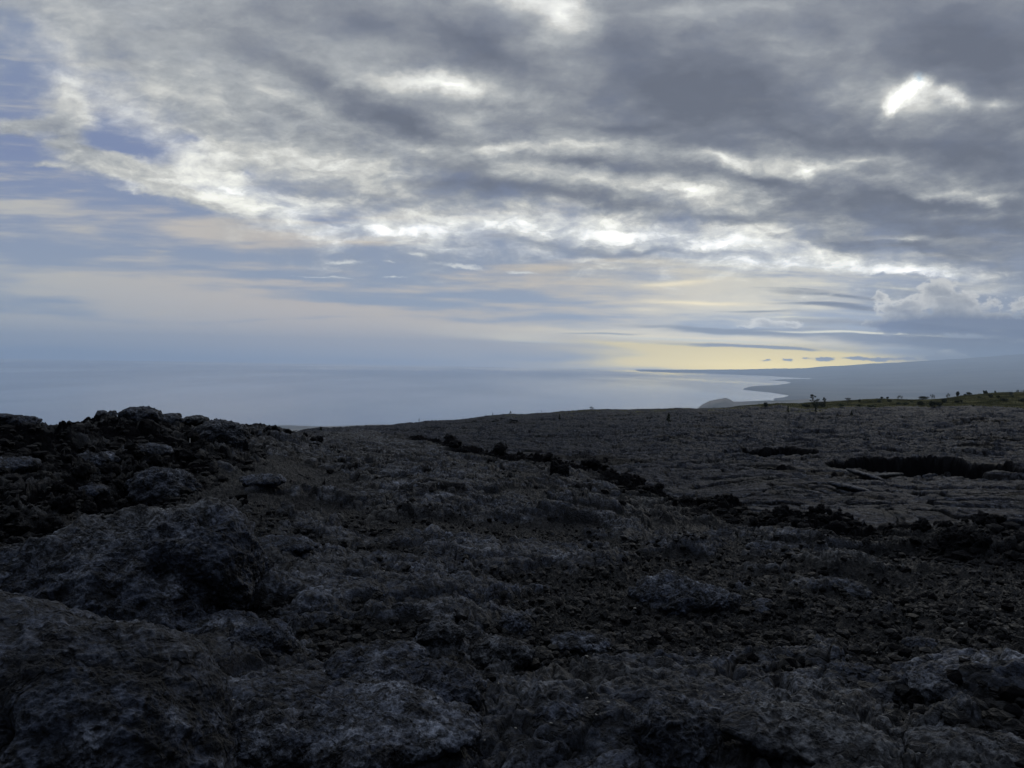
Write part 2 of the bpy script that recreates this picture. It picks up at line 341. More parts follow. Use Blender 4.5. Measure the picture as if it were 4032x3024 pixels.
# ------------------------------------------------------------------ the shape of the land, as height over azimuth and distance
def az_of(x):
    v = ray(x, 1800); return math.atan2(v.x, v.y)
def table(cols):
    """cols: {x: [(distance, picture y)]} -> arrays for interpolation"""
    xs = sorted(cols); ld = np.linspace(math.log(0.5), math.log(1000), 260)
    rows = []
    for x in xs:
        p = cols[x]; hh = [at(x, y, d).z if y < 9000 else -(y - 9000) for d, y in p]
        r = np.interp(ld, [math.log(d) for d, _ in p], hh)
        k = np.array([1, 3, 5, 6, 5, 3, 1.]); k /= k.sum()
        rows.append(np.convolve(np.pad(r, 3, 'edge'), k, 'valid'))
    return np.array([az_of(x) for x in xs]), ld, np.array(rows)
def lookup(tab, az, d):
    azs, ld, R = tab
    ci = np.interp(az, azs, np.arange(len(azs)))
    i0 = np.clip(np.floor(ci).astype(int), 0, len(azs) - 2); t = ci - i0; t = t * t * (3 - 2 * t)
    di = (np.log(np.maximum(d, .51)) - ld[0]) / (ld[1] - ld[0])
    j0 = np.clip(np.floor(di).astype(int), 0, len(ld) - 2); s = np.clip(di - j0, 0, 1)
    a = R[i0, j0] * (1 - s) + R[i0, j0 + 1] * s
    b = R[i0 + 1, j0] * (1 - s) + R[i0 + 1, j0 + 1] * s
    return a * (1 - t) + b * t
H9 = lambda h: 9000 - h       # a height given in metres instead of a picture y
near_c = {
    -1600: [(.5, H9(.1)), (2.5, H9(.0)), (8, H9(-.6)), (15, H9(.6)), (60, H9(-3))],
    -300: [(.5, H9(.1)), (2.5, H9(-.05)), (5, H9(-.5)), (8, H9(-.9)), (11, H9(-.5)), (14, 1640), (30, H9(-.5)), (60, H9(-6))],
    0:    [(.5, H9(.1)), (2.5, H9(-.05)), (5, H9(-.5)), (7, H9(-.75)), (9, H9(-.8)), (11, 2020), (13, 1840), (15.5, 1662), (25, H9(-.8)), (60, H9(-8))],
    500:  [(.5, H9(.1)), (3.3, H9(-.1)), (6, H9(-.4)), (8, 2350), (10, 2160), (12, 2010), (14, 1860), (16, 1762), (18.5, 1672), (21, 1645), (28, H9(-1.6)), (60, H9(-9))],
    780:  [(.5, H9(.1)), (3.3, H9(-.05)), (6, H9(-.35)), (8, 2260), (10, 2090), (13, 1910), (16, 1795), (20, 1715), (24, 1668), (32, H9(-2.2)), (60, H9(-9))],
    1000: [(.5, H9(.1)), (3.3, H9(-.03)), (6, 2490), (8, 2235), (10, 2065), (13, 1920), (17, 1820), (22, 1750), (28, 1698), (35, 1676), (44, H9(-4.4)), (60, H9(-8))],
    1300: [(.5, H9(.1)), (3.3, 3010), (6, 2480), (8, 2255), (10, 2110), (13, 1970), (17, 1868), (22, 1805), (30, 1752), (40, 1720), (60, 1704)],
    1600: [(.5, H9(.1)), (3.3, 3010), (6, 2480), (8, 2260), (10, 2120), (13, 1985), (17, 1885), (22, 1825), (30, 1775), (40, 1748), (60, 1722)],
    2016: [(.5, H9(.1)), (3.3, 3018), (4.5, 2720), (6, 2485), (8, 2275), (10, 2135), (13, 2005), (17, 1908), (22, 1852), (30, 1816), (40, 1790)],
    2735: [(.5, H9(.1)), (3.3, 3020), (6, 2505), (8, 2310), (10, 2200), (13, 2092), (18, 1978), (30, 1860)],
    3464: [(.5, H9(.1)), (3.3, 3030), (6, 2530), (8, 2350), (10, 2240), (14, 2105), (30, 1960)],
    4032: [(.5, H9(.1)), (3.3, 3040), (6, 2545), (8, 2375), (10, 2262), (12.3, 2170), (30, 2000)],
    5600: [(.5, H9(.1)), (3.3, H9(-.1)), (6, H9(-.5)), (10, H9(-1)), (30, H9(-3.5))]}
far_c = {
    -1600: [(30, H9(-4)), (60, H9(-9)), (200, H9(-30)), (900, H9(-170))],
    900:  [(30, H9(-4)), (60, H9(-9)), (200, H9(-32)), (900, H9(-190))],
    1200: [(30, H9(-4)), (40, 1725), (60, 1706), (100, 1698), (200, 1697), (300, 1700), (900, H9(-190))],
    1300: [(30, 1752), (40, 1722), (60, 1703), (100, 1696), (200, 1691), (340, 1691), (900, H9(-220))],
    1500: [(30, 1762), (40, 1737), (60, 1714), (100, 1697), (200, 1681), (350, 1673), (900, H9(-260))],
    1750: [(30, 1815), (55, 1747), (100, 1702), (200, 1665), (400, 1648), (900, H9(-280))],
    2016: [(30, 1830), (45, 1800), (60, 1762), (100, 1702), (200, 1650), (400, 1624), (900, H9(-290))],
    2400: [(25, 1930), (35, 1885), (60, 1778), (100, 1702), (200, 1645), (400, 1605), (900, H9(-300))],
    2735: [(20, 2030), (30, 1972), (48, 1820), (100, 1692), (200, 1632), (400, 1603), (900, H9(-300))],
    3100: [(16, 2100), (26, 2045), (40, 1870), (60, 1776), (100, 1692), (200, 1632), (300, 1606), (400, 1582), (900, H9(-300))],
    3500: [(15, 2160), (24, 2090), (40, 1885), (60, 1784), (100, 1700), (200, 1626), (260, 1603), (400, 1566), (900, H9(-280))],
    4032: [(14, 2200), (22, 2160), (40, 1895), (60, 1794), (100, 1702), (200, 1622), (250, 1600), (400, 1540), (900, H9(-260))],
    5600: [(14, H9(-4.5)), (40, H9(-6)), (100, H9(-7)), (250, H9(-8)), (400, H9(-2)), (900, H9(-200))]}
NEAR, FAR = table(near_c), table(far_c)
_cr = [(1300, 70), (1500, 60), (1650, 46), (1750, 40), (2005, 30), (2188, 26), (2370, 23), (2552, 20), (2735, 18), (2917, 17), (3100, 15.5), (3281, 14.5), (3464, 14), (3737, 13), (4032, 12.3), (4700, 11.5), (5600, 11)]
_craz = [az_of(x) for x, _ in _cr]; _crd = [d for _, d in _cr]
def crest(az):
    return np.interp(az, _craz, _crd)

def base_height(az, d, X, Y):
    """large shape and the weight of the far field"""
    wob = perlin(X * .35, Y * .35, 5) * 1.6 + perlin(X * 1.1, Y * 1.1, 6) * .7
    cr = crest(az) + wob * np.clip(crest(az) / 22, .5, 2)
    hn = lookup(NEAR, az, d); hf = lookup(FAR, az, d)
    has = smooth(az, az_of(1250), az_of(1500))           # left of this the two surfaces are one
    left = 1 - has
    wl = smooth(d, 44, 62)                               # left side: passes over beyond the ridge
    wr = smooth(d, cr + .2, cr + 2.2 + .04 * cr)
    w = left * wl + has * wr
    return hn * (1 - w) + hf * w, w, cr, has

PITS = [  # x, picture y, distance, half width m, half depth m, depth m, turn
    (3480, 1797, 51, 3.0, 4.2, 2.9, 0), (3640, 1806, 49.5, 3.4, 5.2, 3.2, 0), (3790, 1816, 48, 2.6, 5.2, 3.0, 0), (3090, 1772, 59, 2.0, 3.6, 1.9, 0), (3000, 1770, 60, 1.5, 2.6, 1.4, 0),
    (4060, 1822, 46, 1.6, 2.4, 1.8, 0), (2480, 1688, 112, 5, 3.5, 1.5, 0), (2620, 1690, 112, 5, 3, 1.3, 0), (3960, 1733, 82, 4, 3, 1.3, 0), (2280, 1690, 105, 5, 2.4, 1.0, 0)]
def ground(X, Y):
    """height and surface kind at world X, Y.  kind: 0 smooth skin .. 1 loose black clinker;  grass 0..1"""
    X = np.asarray(X, F32); Y = np.asarray(Y, F32)
    d = np.hypot(X, Y) + 1e-6; az = np.arctan2(X, Y)
    h, wf, cr, has = base_height(az, d, X, Y)
    h = h.astype(F32); wf = wf.astype(F32)
    fade = smooth(d, 1.2, 3.0).astype(F32)
    wx = X + perlin(X * .8, Y * .8, 31) * .9 + perlin(X * 2.7, Y * 2.7, 32) * .3
    wy = Y + perlin(X * .8, Y * .8, 33) * .9 + perlin(X * 2.7, Y * 2.7, 34) * .3
    # ---- near field: outcrops of ropy skin between beds of loose gravel
    big = fbm(wx * .33, wy * .42, 3, 40)
    hump = fbm(wx * .9, wy * .9, 4, 50, .5, mode=1)
    ridgy = fbm(wx * 1.7 + 9, wy * 1.7, 4, 60, .55, mode=2)
    fine = fbm(X * 7, Y * 7, 3, 70, .55)
    lump = fbm(wx * 4.3, wy * 4.3, 3, 75, .5, mode=1)
    bias = .07 * np.exp(-((az + .12) / .35) ** 2) - .12 * smooth(az, .02, .20) * smooth(d, 13, 7) + .05 * smooth(d, 12, 20) + .03
    outc = smooth(bias + big * .9 + hump * .15 + perlin(X * 1.3, Y * 1.3, 77) * .30 + fbm(X * 3.3, Y * 3.3, 3, 78, .6) * .16, -.04, .18)   # 1 on an outcrop
    nf = big * .24 + outc * (.09 - hump * .06 + lump * .030) + ridgy * .020 * (.4 + outc)
    # broken plates on the outcrops
    f1, f2, rid, cx, cyy = worley(wx * 1.25, wy * 1.25, 3)
    edge = smooth(f2 - f1, 0.0, .14)
    mid = smooth(d, 6, 16)
    tx1 = (rid * 9.7 % 1 - .5); ty1 = (rid * 17.3 % 1 - .35)
    nf = nf + outc * ((rid - .5) * (.05 + .10 * mid) + (smooth(f2 - f1, 0, .07) - 1) * (.07 + .05 * mid) + ((wx * 1.25 - cx) * tx1 + (wy * 1.25 - cyy) * ty1) * (.05 + .10 * mid))
    g1, g2, gr, gx, gy_ = worley(wx * 4.2, wy * 4.2, 4)
    nf = nf + (.3 + .7 * outc) * ((gr - .5) * .036 + (smooth(g2 - g1, 0, .14) - 1) * .030) * (1 + 1.3 * mid)
    nf = nf + fine * .026 + fbm(X * 3.1, Y * 3.1, 3, 72, .6, 2) * .020 + fbm(X * 19, Y * 19, 3, 71, .62) * .015 * smooth(18 - d, 0, 6)
    c1, c2, crr, _, _ = worley(X * 16, Y * 16, 8)
    nf = nf + (1 - outc) * (.5 - np.minimum(c1, .5)) * .10 * (.2 + crr)
    # ---- left slope: steep coarse clinker with a few slabs
    lfa = np.interp(d, [8, 10, 14, 22, 35], [az_of(520), az_of(620), az_of(800), az_of(1060), az_of(1230)]) + perlin(X * .45, Y * .45, 81) * .07 + perlin(X * 1.9, Y * 1.9, 82) * .035
    lf = (smooth(lfa - az, -.03, .05) * smooth(d, 8.0, 10.5)).astype(F32)
    rough = fbm(wx * 1.5, wy * 1.5, 5, 90, .6, mode=2)
    nf = nf * (1 - .4 * lf) + lf * ((rough - .25) * .085 + (rid - .5) * .13 + (gr - .5) * .10 + fine * .05 - .02)
    # ---- far field: sheet of pahoehoe broken into plates
    px = X + perlin(X * .16, Y * .16, 101) * 4 + perlin(X * .7, Y * .7, 102) * .8
    py = Y + perlin(X * .16, Y * .16, 103) * 4 + perlin(X * .7, Y * .7, 104) * .8
    p1, p2, pr, pcx, pcy = worley(px * .30, py * .55, 11)
    s1, s2, sr, scx, scy = worley(px * 1.1, py * 2.4, 12)
    dist_k = np.clip(d / 40, .6, 2.2)
    tx = (pr * 7.13 % 1 - .5); ty = (pr * 13.7 % 1 - .5)
    ff = (pr - .5) * .20 + (px * .30 - pcx) * tx * .20 + (py * .55 - pcy) * ty * .24 - (1 - smooth(p2 - p1, 0, .07)) * .16
    ff = ff + (sr - .5) * .12 + (py * 2.4 - scy) * (sr * 5.1 % 1 - .35) * .16 - (1 - smooth(s2 - s1, 0, .16)) * .045
    ff = ff + fbm(X * .6, Y * .9, 3, 115, .5, mode=1) * -.05 + fbm(X * 1.9, Y * 3.1, 4, 116, .62) * .05
    ff = ff * dist_k.astype(F32) + fbm(X * .09, Y * .13, 3, 110, .5) * .45
    big_f = fbm(X * .03, Y * .055, 3, 120) * smooth(d, 70, 160) * 1.5
    ff = ff + big_f * (1 - smooth(d, 300, 380) * .8)
    damp = 1 - smooth(d, 330, 420) * .55
    micro = nf * fade * (1 - wf) + ff * wf * damp
    # ---- clinker wall along the break of slope
    dr = (d - cr) / np.clip(cr / 16, .9, 2.0)
    berm = np.exp(-np.where(dr > 0, dr / .9, dr / 1.3) ** 2) * has * smooth(az, az_of(1500), az_of(1800))
    bk = np.exp(-np.where(dr > 0, dr / 1.6, (dr + .3) / 2.3) ** 2) * has * smooth(az, az_of(1450), az_of(1700)) * (1 - .5 * smooth(az, az_of(3250), az_of(3700)))
    spiky = fbm(X * 2.3, Y * 2.3, 4, 130, .6, mode=2)
    bq = (.06 + .14 * perlin(X * .4, Y * .4, 131) + spiky * .14) * np.clip(cr / 16, .9, 1.7)
    micro = micro + berm * bq
    pahoe_near = outc * (1 - np.clip(bk * 1.4, 0, 1)) * (1 - lf * smooth(rough + rid * .5, .5, .1) * .85)
    gapk = smooth(gr + .35 * perlin(X * 2, Y * 2, 83), .62, .80) * mid * .5 + smooth(f2 - f1, .09, .02) * mid * .45
    kind = np.maximum((1 - pahoe_near) * .55, gapk) + lf * (.30 + .3 * (1 - outc)) + .45 * np.clip(bk * 1.6 - .2, 0, 1)
    kf = np.clip(.05 + .5 * smooth(s2 - s1, .10, .02) * smooth(sr, .3, .8) + .5 * smooth(p2 - p1, .07, .02) + .55 * smooth(perlin(X * .09, Y * .13, 140) + .3 * perlin(X * .6, Y * .9, 141), .25, .5), 0, 1)
    kind = kind * (1 - wf) + np.maximum(kf, bk * 1.1) * wf
    # ---- collapse pits
    for (x, y, dd, a, b, dep, turn) in PITS:
        c = at(x, y, dd); ux, uy = c.x / math.hypot(c.x, c.y), c.y / math.hypot(c.x, c.y)
        rx = (X - c.x) * uy - (Y - c.y) * ux; ry = (X - c.x) * ux + (Y - c.y) * uy
        rr = np.hypot(rx / a, ry / b) + perlin(X * .5, Y * .5, 150) * .35 + perlin(X * 1.7, Y * 1.7, 151) * .12
        k = smooth(rr, 1.08, .86)
        micro = micro * (1 - k * .3) - k * dep + k * spiky * .3
        kind = np.maximum(kind, smooth(rr, 1.15, 1.0))
    # ---- grassed hill on the right, behind the lava
    ge = np.interp(az, [az_of(x) for x in (2700, 2900, 3050, 3300, 3600, 3900, 4100, 5600)], [395, 355, 305, 270, 244, 230, 225, 215])
    ge = ge + perlin(X * .05, Y * .05, 160) * 22 + perlin(X * .2, Y * .2, 161) * 6
    gsk = smooth(d, ge - 2, ge + 2) * smooth(az, az_of(2640), az_of(2820))
    # thin grass between the plates towards the skyline in the middle
    gm = smooth(perlin(X * .05, Y * .10, 170) + .5 * perlin(X * .3, Y * .3, 171), .05, .28) * smooth(d, 215, 260) * smooth(az, az_of(1350), az_of(1500)) * .8
    gr_ = np.maximum(gsk, gm * (1 - gsk))
    micro = micro * (1 - gsk * .75) + gsk * (fbm(X * .04, Y * .04, 3, 165) * 1.2 + fbm(X * .5, Y * .5, 3, 166) * .12)
    # each plate of crust has weathered to its own tone
    tn = .55 + .9 * (gr * .6 + rid * .4) ** 1.3 + .5 * perlin(X * .9, Y * .9, 190)
    tf = .60 + .75 * (sr * .6 + pr * .4)
    ground.slab = np.clip(tn * (1 - wf) + tf * wf, .25, 1.9)
    return h + micro, np.clip(kind, 0, 1), gr_, wf

def height(x, y):
    z, k, gq, o = ground(np.array([x], F32), np.array([y], F32)); return float(z[0])
def ground_hit(px, py, dmin=2.5, dmax=500):
    """where the sight line through a picture point meets the land"""
    v = ray(px, py); hh = math.hypot(v.x, v.y)
    ds = np.exp(np.linspace(math.log(dmin), math.log(dmax), 1500))
    X = v.x / hh * ds; Y = v.y / hh * ds; Z = CAMZ + v.z / hh * ds
    z = ground(X, Y)[0]
    i = int(np.argmax(z >= Z)) if (z >= Z).any() else int(np.argmin(Z - z))
    return Vector((X[i], Y[i], z[i])), float(ds[i])

# ------------------------------------------------------------------ mesh helpers
def mesh_np(name, verts, quads=None, tris=None, smooth_=True):
    me = bpy.data.meshes.new(name)
    nv = len(verts); nq = 0 if quads is None else len(quads); ntr = 0 if tris is None else len(tris)
    me.vertices.add(nv); me.vertices.foreach_set('co', np.ascontiguousarray(verts, F32).ravel())
    me.loops.add(nq * 4 + ntr * 3); me.polygons.add(nq + ntr)
    li = []
    if nq: li.append(np.asarray(quads, np.int32).ravel())
    if ntr: li.append(np.asarray(tris, np.int32).ravel())
    me.loops.foreach_set('vertex_index', np.concatenate(li))
    ls = np.concatenate([np.arange(nq) * 4, nq * 4 + np.arange(ntr) * 3]).astype(np.int32)
    me.polygons.foreach_set('loop_start', ls)
    me.update(calc_edges=True)
    me.polygons.foreach_set('use_smooth', np.full(nq + ntr, smooth_, bool))
    me.validate(verbose=False) if False else None
    return me
def attr(me, name, vals):
    a = me.attributes.new(name, 'FLOAT', 'POINT'); a.data.foreach_set('value', np.ascontiguousarray(vals, F32).ravel())
def link(name, me, mat=None, parent=None, loc=None):
    o = bpy.data.objects.new(name, me); COL.objects.link(o)
    if mat is not None and len(me.materials) == 0: me.materials.append(mat)
    if parent is not None: o.parent = parent
    if loc is not None: o.location = loc
    return o
def tag(o, label=None, cat=None, group=None, kind=None):
    if label: o['label'] = label
    if cat: o['category'] = cat
    if group: o['group'] = group
    if kind: o['kind'] = kind
    return o

# ------------------------------------------------------------------ materials
def material(name):
    m = bpy.data.materials.new(name); m.use_nodes = True
    nt_ = m.node_tree
    for n in list(nt_.nodes): nt_.nodes.remove(n)
    gg = G(nt_); b = gg.new('ShaderNodeBsdfPrincipled')
    nt_.links.new(b.outputs[0], gg.new('ShaderNodeOutputMaterial').inputs[0])
    return m, gg, b
def lava_nodes(gg, kind, grass=None, tint=1.0, world=True):
    """basalt: silvery grey-blue glassy skin, brown weathered patches, black clinker"""
    pos = gg.new('ShaderNodeNewGeometry').outputs['Position'] if world else gg.new('ShaderNodeTexCoord').outputs['Object']
    a = gg.noise(pos, 2.1, 10, .72); b_ = gg.noise(pos, 9, 9, .72); c = gg.noise(pos, .35, 3, .5); e = gg.noise(pos, 38, 6, .68)
    skin = gg.ramp(a, [(.3, (.009 * tint, .0110 * tint, .0165 * tint)), (.5, (.021 * tint, .025 * tint, .036 * tint)), (.68, (.098 * tint, .106 * tint, .126 * tint))])
    skin = gg.mix(gg.ss(c, .5, .68), skin, gg.ramp(b_, [(.3, (.014 * tint, .0155 * tint, .018 * tint)), (.7, (.066 * tint, .067 * tint, .068 * tint))]))
    skin = gg.mix(gg.mul(gg.ss(b_, .58, .40), .9), skin, (.0035, .0038, .005))
    skin = gg.vm('SCALE', skin, scale=gg.lin(e, .36, .64, .15, 1.95))
    wv = gg.vm('ADD', pos, gg.vm('SCALE', gg.vm('SUBTRACT', gg.noise(pos, 2.6, 4, .6, color=True), (.5, .5, .5)), scale=.55))
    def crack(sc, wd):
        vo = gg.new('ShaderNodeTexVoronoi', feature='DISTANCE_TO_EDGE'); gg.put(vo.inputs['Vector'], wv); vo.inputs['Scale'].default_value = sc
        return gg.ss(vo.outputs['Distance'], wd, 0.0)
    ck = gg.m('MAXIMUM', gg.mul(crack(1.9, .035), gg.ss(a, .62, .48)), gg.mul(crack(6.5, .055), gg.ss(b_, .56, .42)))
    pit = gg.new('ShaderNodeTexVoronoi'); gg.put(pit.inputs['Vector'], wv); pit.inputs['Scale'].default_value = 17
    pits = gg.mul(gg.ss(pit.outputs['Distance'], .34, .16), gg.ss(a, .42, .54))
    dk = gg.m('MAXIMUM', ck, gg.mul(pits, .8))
    skin = gg.mix(gg.mul(dk, .88), skin, (.0035, .0036, .0045))  # shade inside the cracks painted into the colour; pits darkened with them
    gg.dk = dk
    skin = gg.mix(gg.mul(gg.ss(e, .62, .75), .5), skin, (.085 * tint, .085 * tint, .08 * tint))      # lichen flecks
    clink = gg.ramp(b_, [(.3, (.0015, .0015, .002)), (.6, (.004, .004, .005)), (.8, (.011, .010, .010))])
    grav = gg.ramp(e, [(.40, (.0006, .0007, .0011)), (.56, (.0022, .0026, .0038)), (.70, (.022, .025, .031))])
    kx = gg.mad(gg.sub(b_, .5), .5, kind)
    skin = gg.mix(gg.ss(kx, .2, .45), skin, grav)
    if grass:                                            # the older, duller flow beyond the clinker wall
        fl = gg.new('ShaderNodeAttribute'); fl.attribute_name = 'flow'
        sl_ = gg.new('ShaderNodeAttribute'); sl_.attribute_name = 'slab'
        skin = gg.vm('SCALE', skin, scale=gg.mul(sl_.outputs['Fac'], gg.lin(fl.outputs['Fac'], 0, 1, 1.15, .85)))
    return skin, clink, a, b_, e, pos
def lava_material(name, tint=1.0, kind_const=None, bump=.035, world=True):
    m, gg, b = material(name)
    if kind_const is None:
        at_ = gg.new('ShaderNodeAttribute'); at_.attribute_name = 'kind'; kind = at_.outputs['Fac']
    else: kind = kind_const
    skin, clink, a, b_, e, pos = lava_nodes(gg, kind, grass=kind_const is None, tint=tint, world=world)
    kk = gg.ss(gg.mad(gg.sub(b_, .5), .5, kind), .6, .88)
    col_ = gg.mix(kk, skin, clink)
    if kind_const is None:
        ga = gg.new('ShaderNodeAttribute'); ga.attribute_name = 'grass'
        gn = gg.noise(pos, .12, 5, .6); gn2 = gg.noise(pos, 1.3, 5, .7)
        gc = gg.ramp(gg.mad(gg.sub(gn2, .5), .7, gn), [(.3, (.012, .014, .008)), (.5, (.034, .034, .017)), (.62, (.075, .070, .037)), (.75, (.048, .046, .026))])
        col_ = gg.mix(gg.ss(gg.mad(gg.sub(gn2, .5), .9, ga.outputs['Fac']), .35, .6), col_, gc)
    gg.put(b.inputs['Base Color'], col_)
    gg.put(b.inputs['Roughness'], gg.lin(kk, 0, 1,   .7, .95))
    spec = gg.lin(kk, 0, 1, .20, .01)
    if kind_const is None:
        f2_ = gg.new('ShaderNodeAttribute'); f2_.attribute_name = 'flow'
        spec = gg.mul(spec, gg.mul(gg.lin(f2_.outputs['Fac'], 0, 1, 1, .22), gg.lin(ga.outputs['Fac'], 0, 1, 1, 0)))
    gg.put(b.inputs['Specular IOR Level'], spec)
    bp = gg.new('ShaderNodeBump'); bp.inputs['Strength'].default_value = .9; bp.inputs['Distance'].default_value = bump
    hh = gg.sub(gg.add(gg.mul(b_, .8), gg.mul(e, .8)), gg.mul(gg.dk, .55))
    gg.put(bp.inputs['Height'], hh)
    gg.nt.links.new(bp.outputs[0], b.inputs['Normal'])
    return m
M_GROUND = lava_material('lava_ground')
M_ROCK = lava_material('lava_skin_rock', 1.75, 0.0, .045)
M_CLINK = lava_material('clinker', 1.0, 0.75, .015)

# ------------------------------------------------------------------ the lava field as one sheet
NGRAV = 70000
def build_ground():
    A = np.concatenate([np.linspace(-PI, math.radians(-64), 120, endpoint=False), np.linspace(math.radians(-64), math.radians(-40), 190, endpoint=False), np.linspace(math.radians(-40), math.radians(40), NAZ, endpoint=False), np.linspace(math.radians(40), math.radians(64), 190, endpoint=False), np.linspace(math.radians(64), PI, 120)])
    rs = [0.6]
    while rs[-1] < 900:
        r = rs[-1]; k = .03 if r < 2.6 else (.0028 if r < 34 else (.0042 if r < 450 else .03))
        rs.append(r * (1 + k * RK))
    D = np.array(rs)
    na, nd = len(A), len(D)
    AA, DD = np.meshgrid(A, D)
    X = (np.sin(AA) * DD).astype(F32).ravel(); Y = (np.cos(AA) * DD).astype(F32).ravel()
    Z = np.empty_like(X); K = np.empty_like(X); GR = np.empty_like(X); FL = np.empty_like(X); SL = np.empty_like(X)
    st = 400000
    for i in range(0, len(X), st):
        z, k, q_, o = ground(X[i:i + st], Y[i:i + st]); Z[i:i + st] = z; K[i:i + st] = k; GR[i:i + st] = q_; FL[i:i + st] = o; SL[i:i + st] = ground.slab
    i = np.arange(nd - 1)[:, None] * na + np.arange(na - 1)[None, :]
    quads = np.stack([i, i + 1, i + na + 1, i + na], -1).reshape(-1, 4)[:, ::-1]
    V = np.stack([X, Y, Z], 1); nv = len(V)
    V = np.vstack([V, [[0, 0, float(Z[:na].mean())]]])
    fan = np.stack([np.arange(na - 1), np.full(na - 1, nv), np.arange(na - 1) + 1], 1)
    me = mesh_np('lava_field', V, quads, fan)
    attr(me, 'kind', np.append(K, .5)); attr(me, 'grass', np.append(GR, 0)); attr(me, 'flow', np.append(FL, 0)); attr(me, 'slab', np.append(SL, 1))
    o = link('lava_ground', me, M_GROUND)
    tag(o, kind='structure')
    return o
NAZ, RK = 1500, 1.0
build_ground()
# ------------------------------------------------------------------ sea
def build_sea():
    m, gg, b = material('sea_water')
    pos = gg.new('ShaderNodeNewGeometry').outputs['Position']
    sw = gg.noise(gg.vm('MULTIPLY', pos, (.00025, .00008, 1)), 1.0, 4, .5)
    gg.put(b.inputs['Base Color'], (.05, .11, .21))
    gg.put(b.inputs['Roughness'], gg.lin(sw, .35, .65, .04, .22))
    b.inputs['IOR'].default_value = 1.42
    n1 = gg.noise(gg.vm('MULTIPLY', pos, (.004, .004, 0)), 1.0, 6, .6)
    bp = gg.new('ShaderNodeBump'); bp.inputs['Strength'].default_value = .06; bp.inputs['Distance'].default_value = 12
    A = np.linspace(-PI, PI, 361); D = np.array([300.0, 1500, 4000, 8000, 15000, 30000, 36000])
    AA, DD = np.meshgrid(A, D); V = np.stack([np.sin(AA) * DD, np.cos(AA) * DD, np.full_like(AA, SEA)], -1).reshape(-1, 3)
    na = len(A); i = np.arange(len(D) - 1)[:, None] * na + np.arange(na - 1)[None, :]
    q_ = np.stack([i, i + na, i + na + 1, i + 1], -1).reshape(-1, 4)[:, ::-1]
    tag(link('sea', mesh_np('sea', V, q_), m), kind='structure')
build_sea()

# ------------------------------------------------------------------ far coasts: land sheets raised from the sea
def coast_material(name, a, b2, scale):
    m, gg, b = material(name)
    pos = gg.new('ShaderNodeNewGeometry').outputs['Position']
    n = gg.noise(gg.vm('MULTIPLY', pos, (1, 1, .3)), scale, 8, .62)
    gg.put(b.inputs['Base Color'], gg.ramp(n, [(.35, a), (.62, b2)]))
    b.inputs['Roughness'].default_value = .95; b.inputs['Specular IOR Level'].default_value = .05
    return m
def land_strip(name, cols, mat, label_kind='structure', nx=260, nd=60, rough=.02, seed=0):
    """cols: list of (x, [(distance, picture y)...]) ; y 'sea' is sea level"""
    xs = [c[0] for c in cols]
    npt = len(cols[0][1])
    assert all(len(c[1]) == npt for c in cols)
    dd = np.array([[p[0] for p in c[1]] for c in cols], float)
    hh = np.array([[(SEA - 3 if p[1] == 'sea' else (at(c[0], p[1], p[0]).z)) for p in c[1]] for c in cols])
    az = np.array([az_of(x) for x in xs])
    T_ = np.linspace(0, 1, nd) * (npt - 1)
    A = np.linspace(az[0], az[-1], nx)
    Dm = np.stack([np.interp(A, az, dd[:, k]) for k in range(npt)], 1); Hm = np.stack([np.interp(A, az, hh[:, k]) for k in range(npt)], 1)
    D = np.stack([np.interp(T_, np.arange(npt), Dm[i]) for i in range(nx)]); H = np.stack([np.interp(T_, np.arange(npt), Hm[i]) for i in range(nx)])
    AA = A[:, None] + 0 * D
    X = np.sin(AA) * D; Y = np.cos(AA) * D
    sc = 12.0 / D.mean()
    r_ = fbm(X * sc, Y * sc, 5, 900 + seed, .55)
    k = np.clip((H - SEA) / 60, 0, 1)
    H = H + r_ * rough * D.mean() * k
    # ragged shoreline
    w = fbm(X * sc * 2, Y * sc * 2, 4, 950 + seed) * rough * D.mean() * 3
    D2 = D + w * (1 - smooth(H - SEA, 5, 200)); X = np.sin(AA) * D2; Y = np.cos(AA) * D2
    V = np.stack([X, Y, H], -1).reshape(-1, 3)
    i = np.arange(nx - 1)[:, None] * nd + np.arange(nd - 1)[None, :]
    q_ = np.stack([i, i + 1, i + nd + 1, i + nd], -1).reshape(-1, 4)
    o = link(name, mesh_np(name, V, q_[:, ::-1]), mat); tag(o, kind=label_kind)
    return o
M_COAST = coast_material('coast_land', (.08, .10, .11), (.20, .19, .18), .004)
M_FAR = coast_material('far_land', (.075, .08, .085), (.15, .15, .14), .0006)
def sea_d(x, y):
    """distance of the sea surface at a picture point"""
    v = ray(x, y); return min(36000.0, (SEA - CAMZ) / min(v.z, -1e-3) * math.hypot(v.x, v.y))
def shore(x, y): return (sea_d(x, y), 'sea')
# plain below the cliffs on the left, seen through the low skyline
land_strip('coastal_plain', [(900, [(1800, 1900), (3100, 1760), shore(900, 1681), (sea_d(900, 1678), 'sea')]),
    (1130, [(1800, 1900), (3100, 1760), (sea_d(1130, 1678), 1674), (sea_d(1130, 1672) , 'sea')]),
    (1250, [(1800, 1900), (3100, 1760), (sea_d(1250, 1682), 1678), (sea_d(1250, 1676), 'sea')]),
    (1330, [(1800, 1900), (3100, 1760), (sea_d(1330, 1680), 1677), (sea_d(1330, 1674), 'sea')]),
    (1450, [(1800, 1900), (3100, 1760), (sea_d(1450, 1676), 1672), (sea_d(1450, 1671), 'sea')]),
    (1700, [(1800, 1900), (3100, 1760), (sea_d(1700, 1672), 1671), (sea_d(1700, 1670), 'sea')])], M_COAST, rough=.002, seed=1)
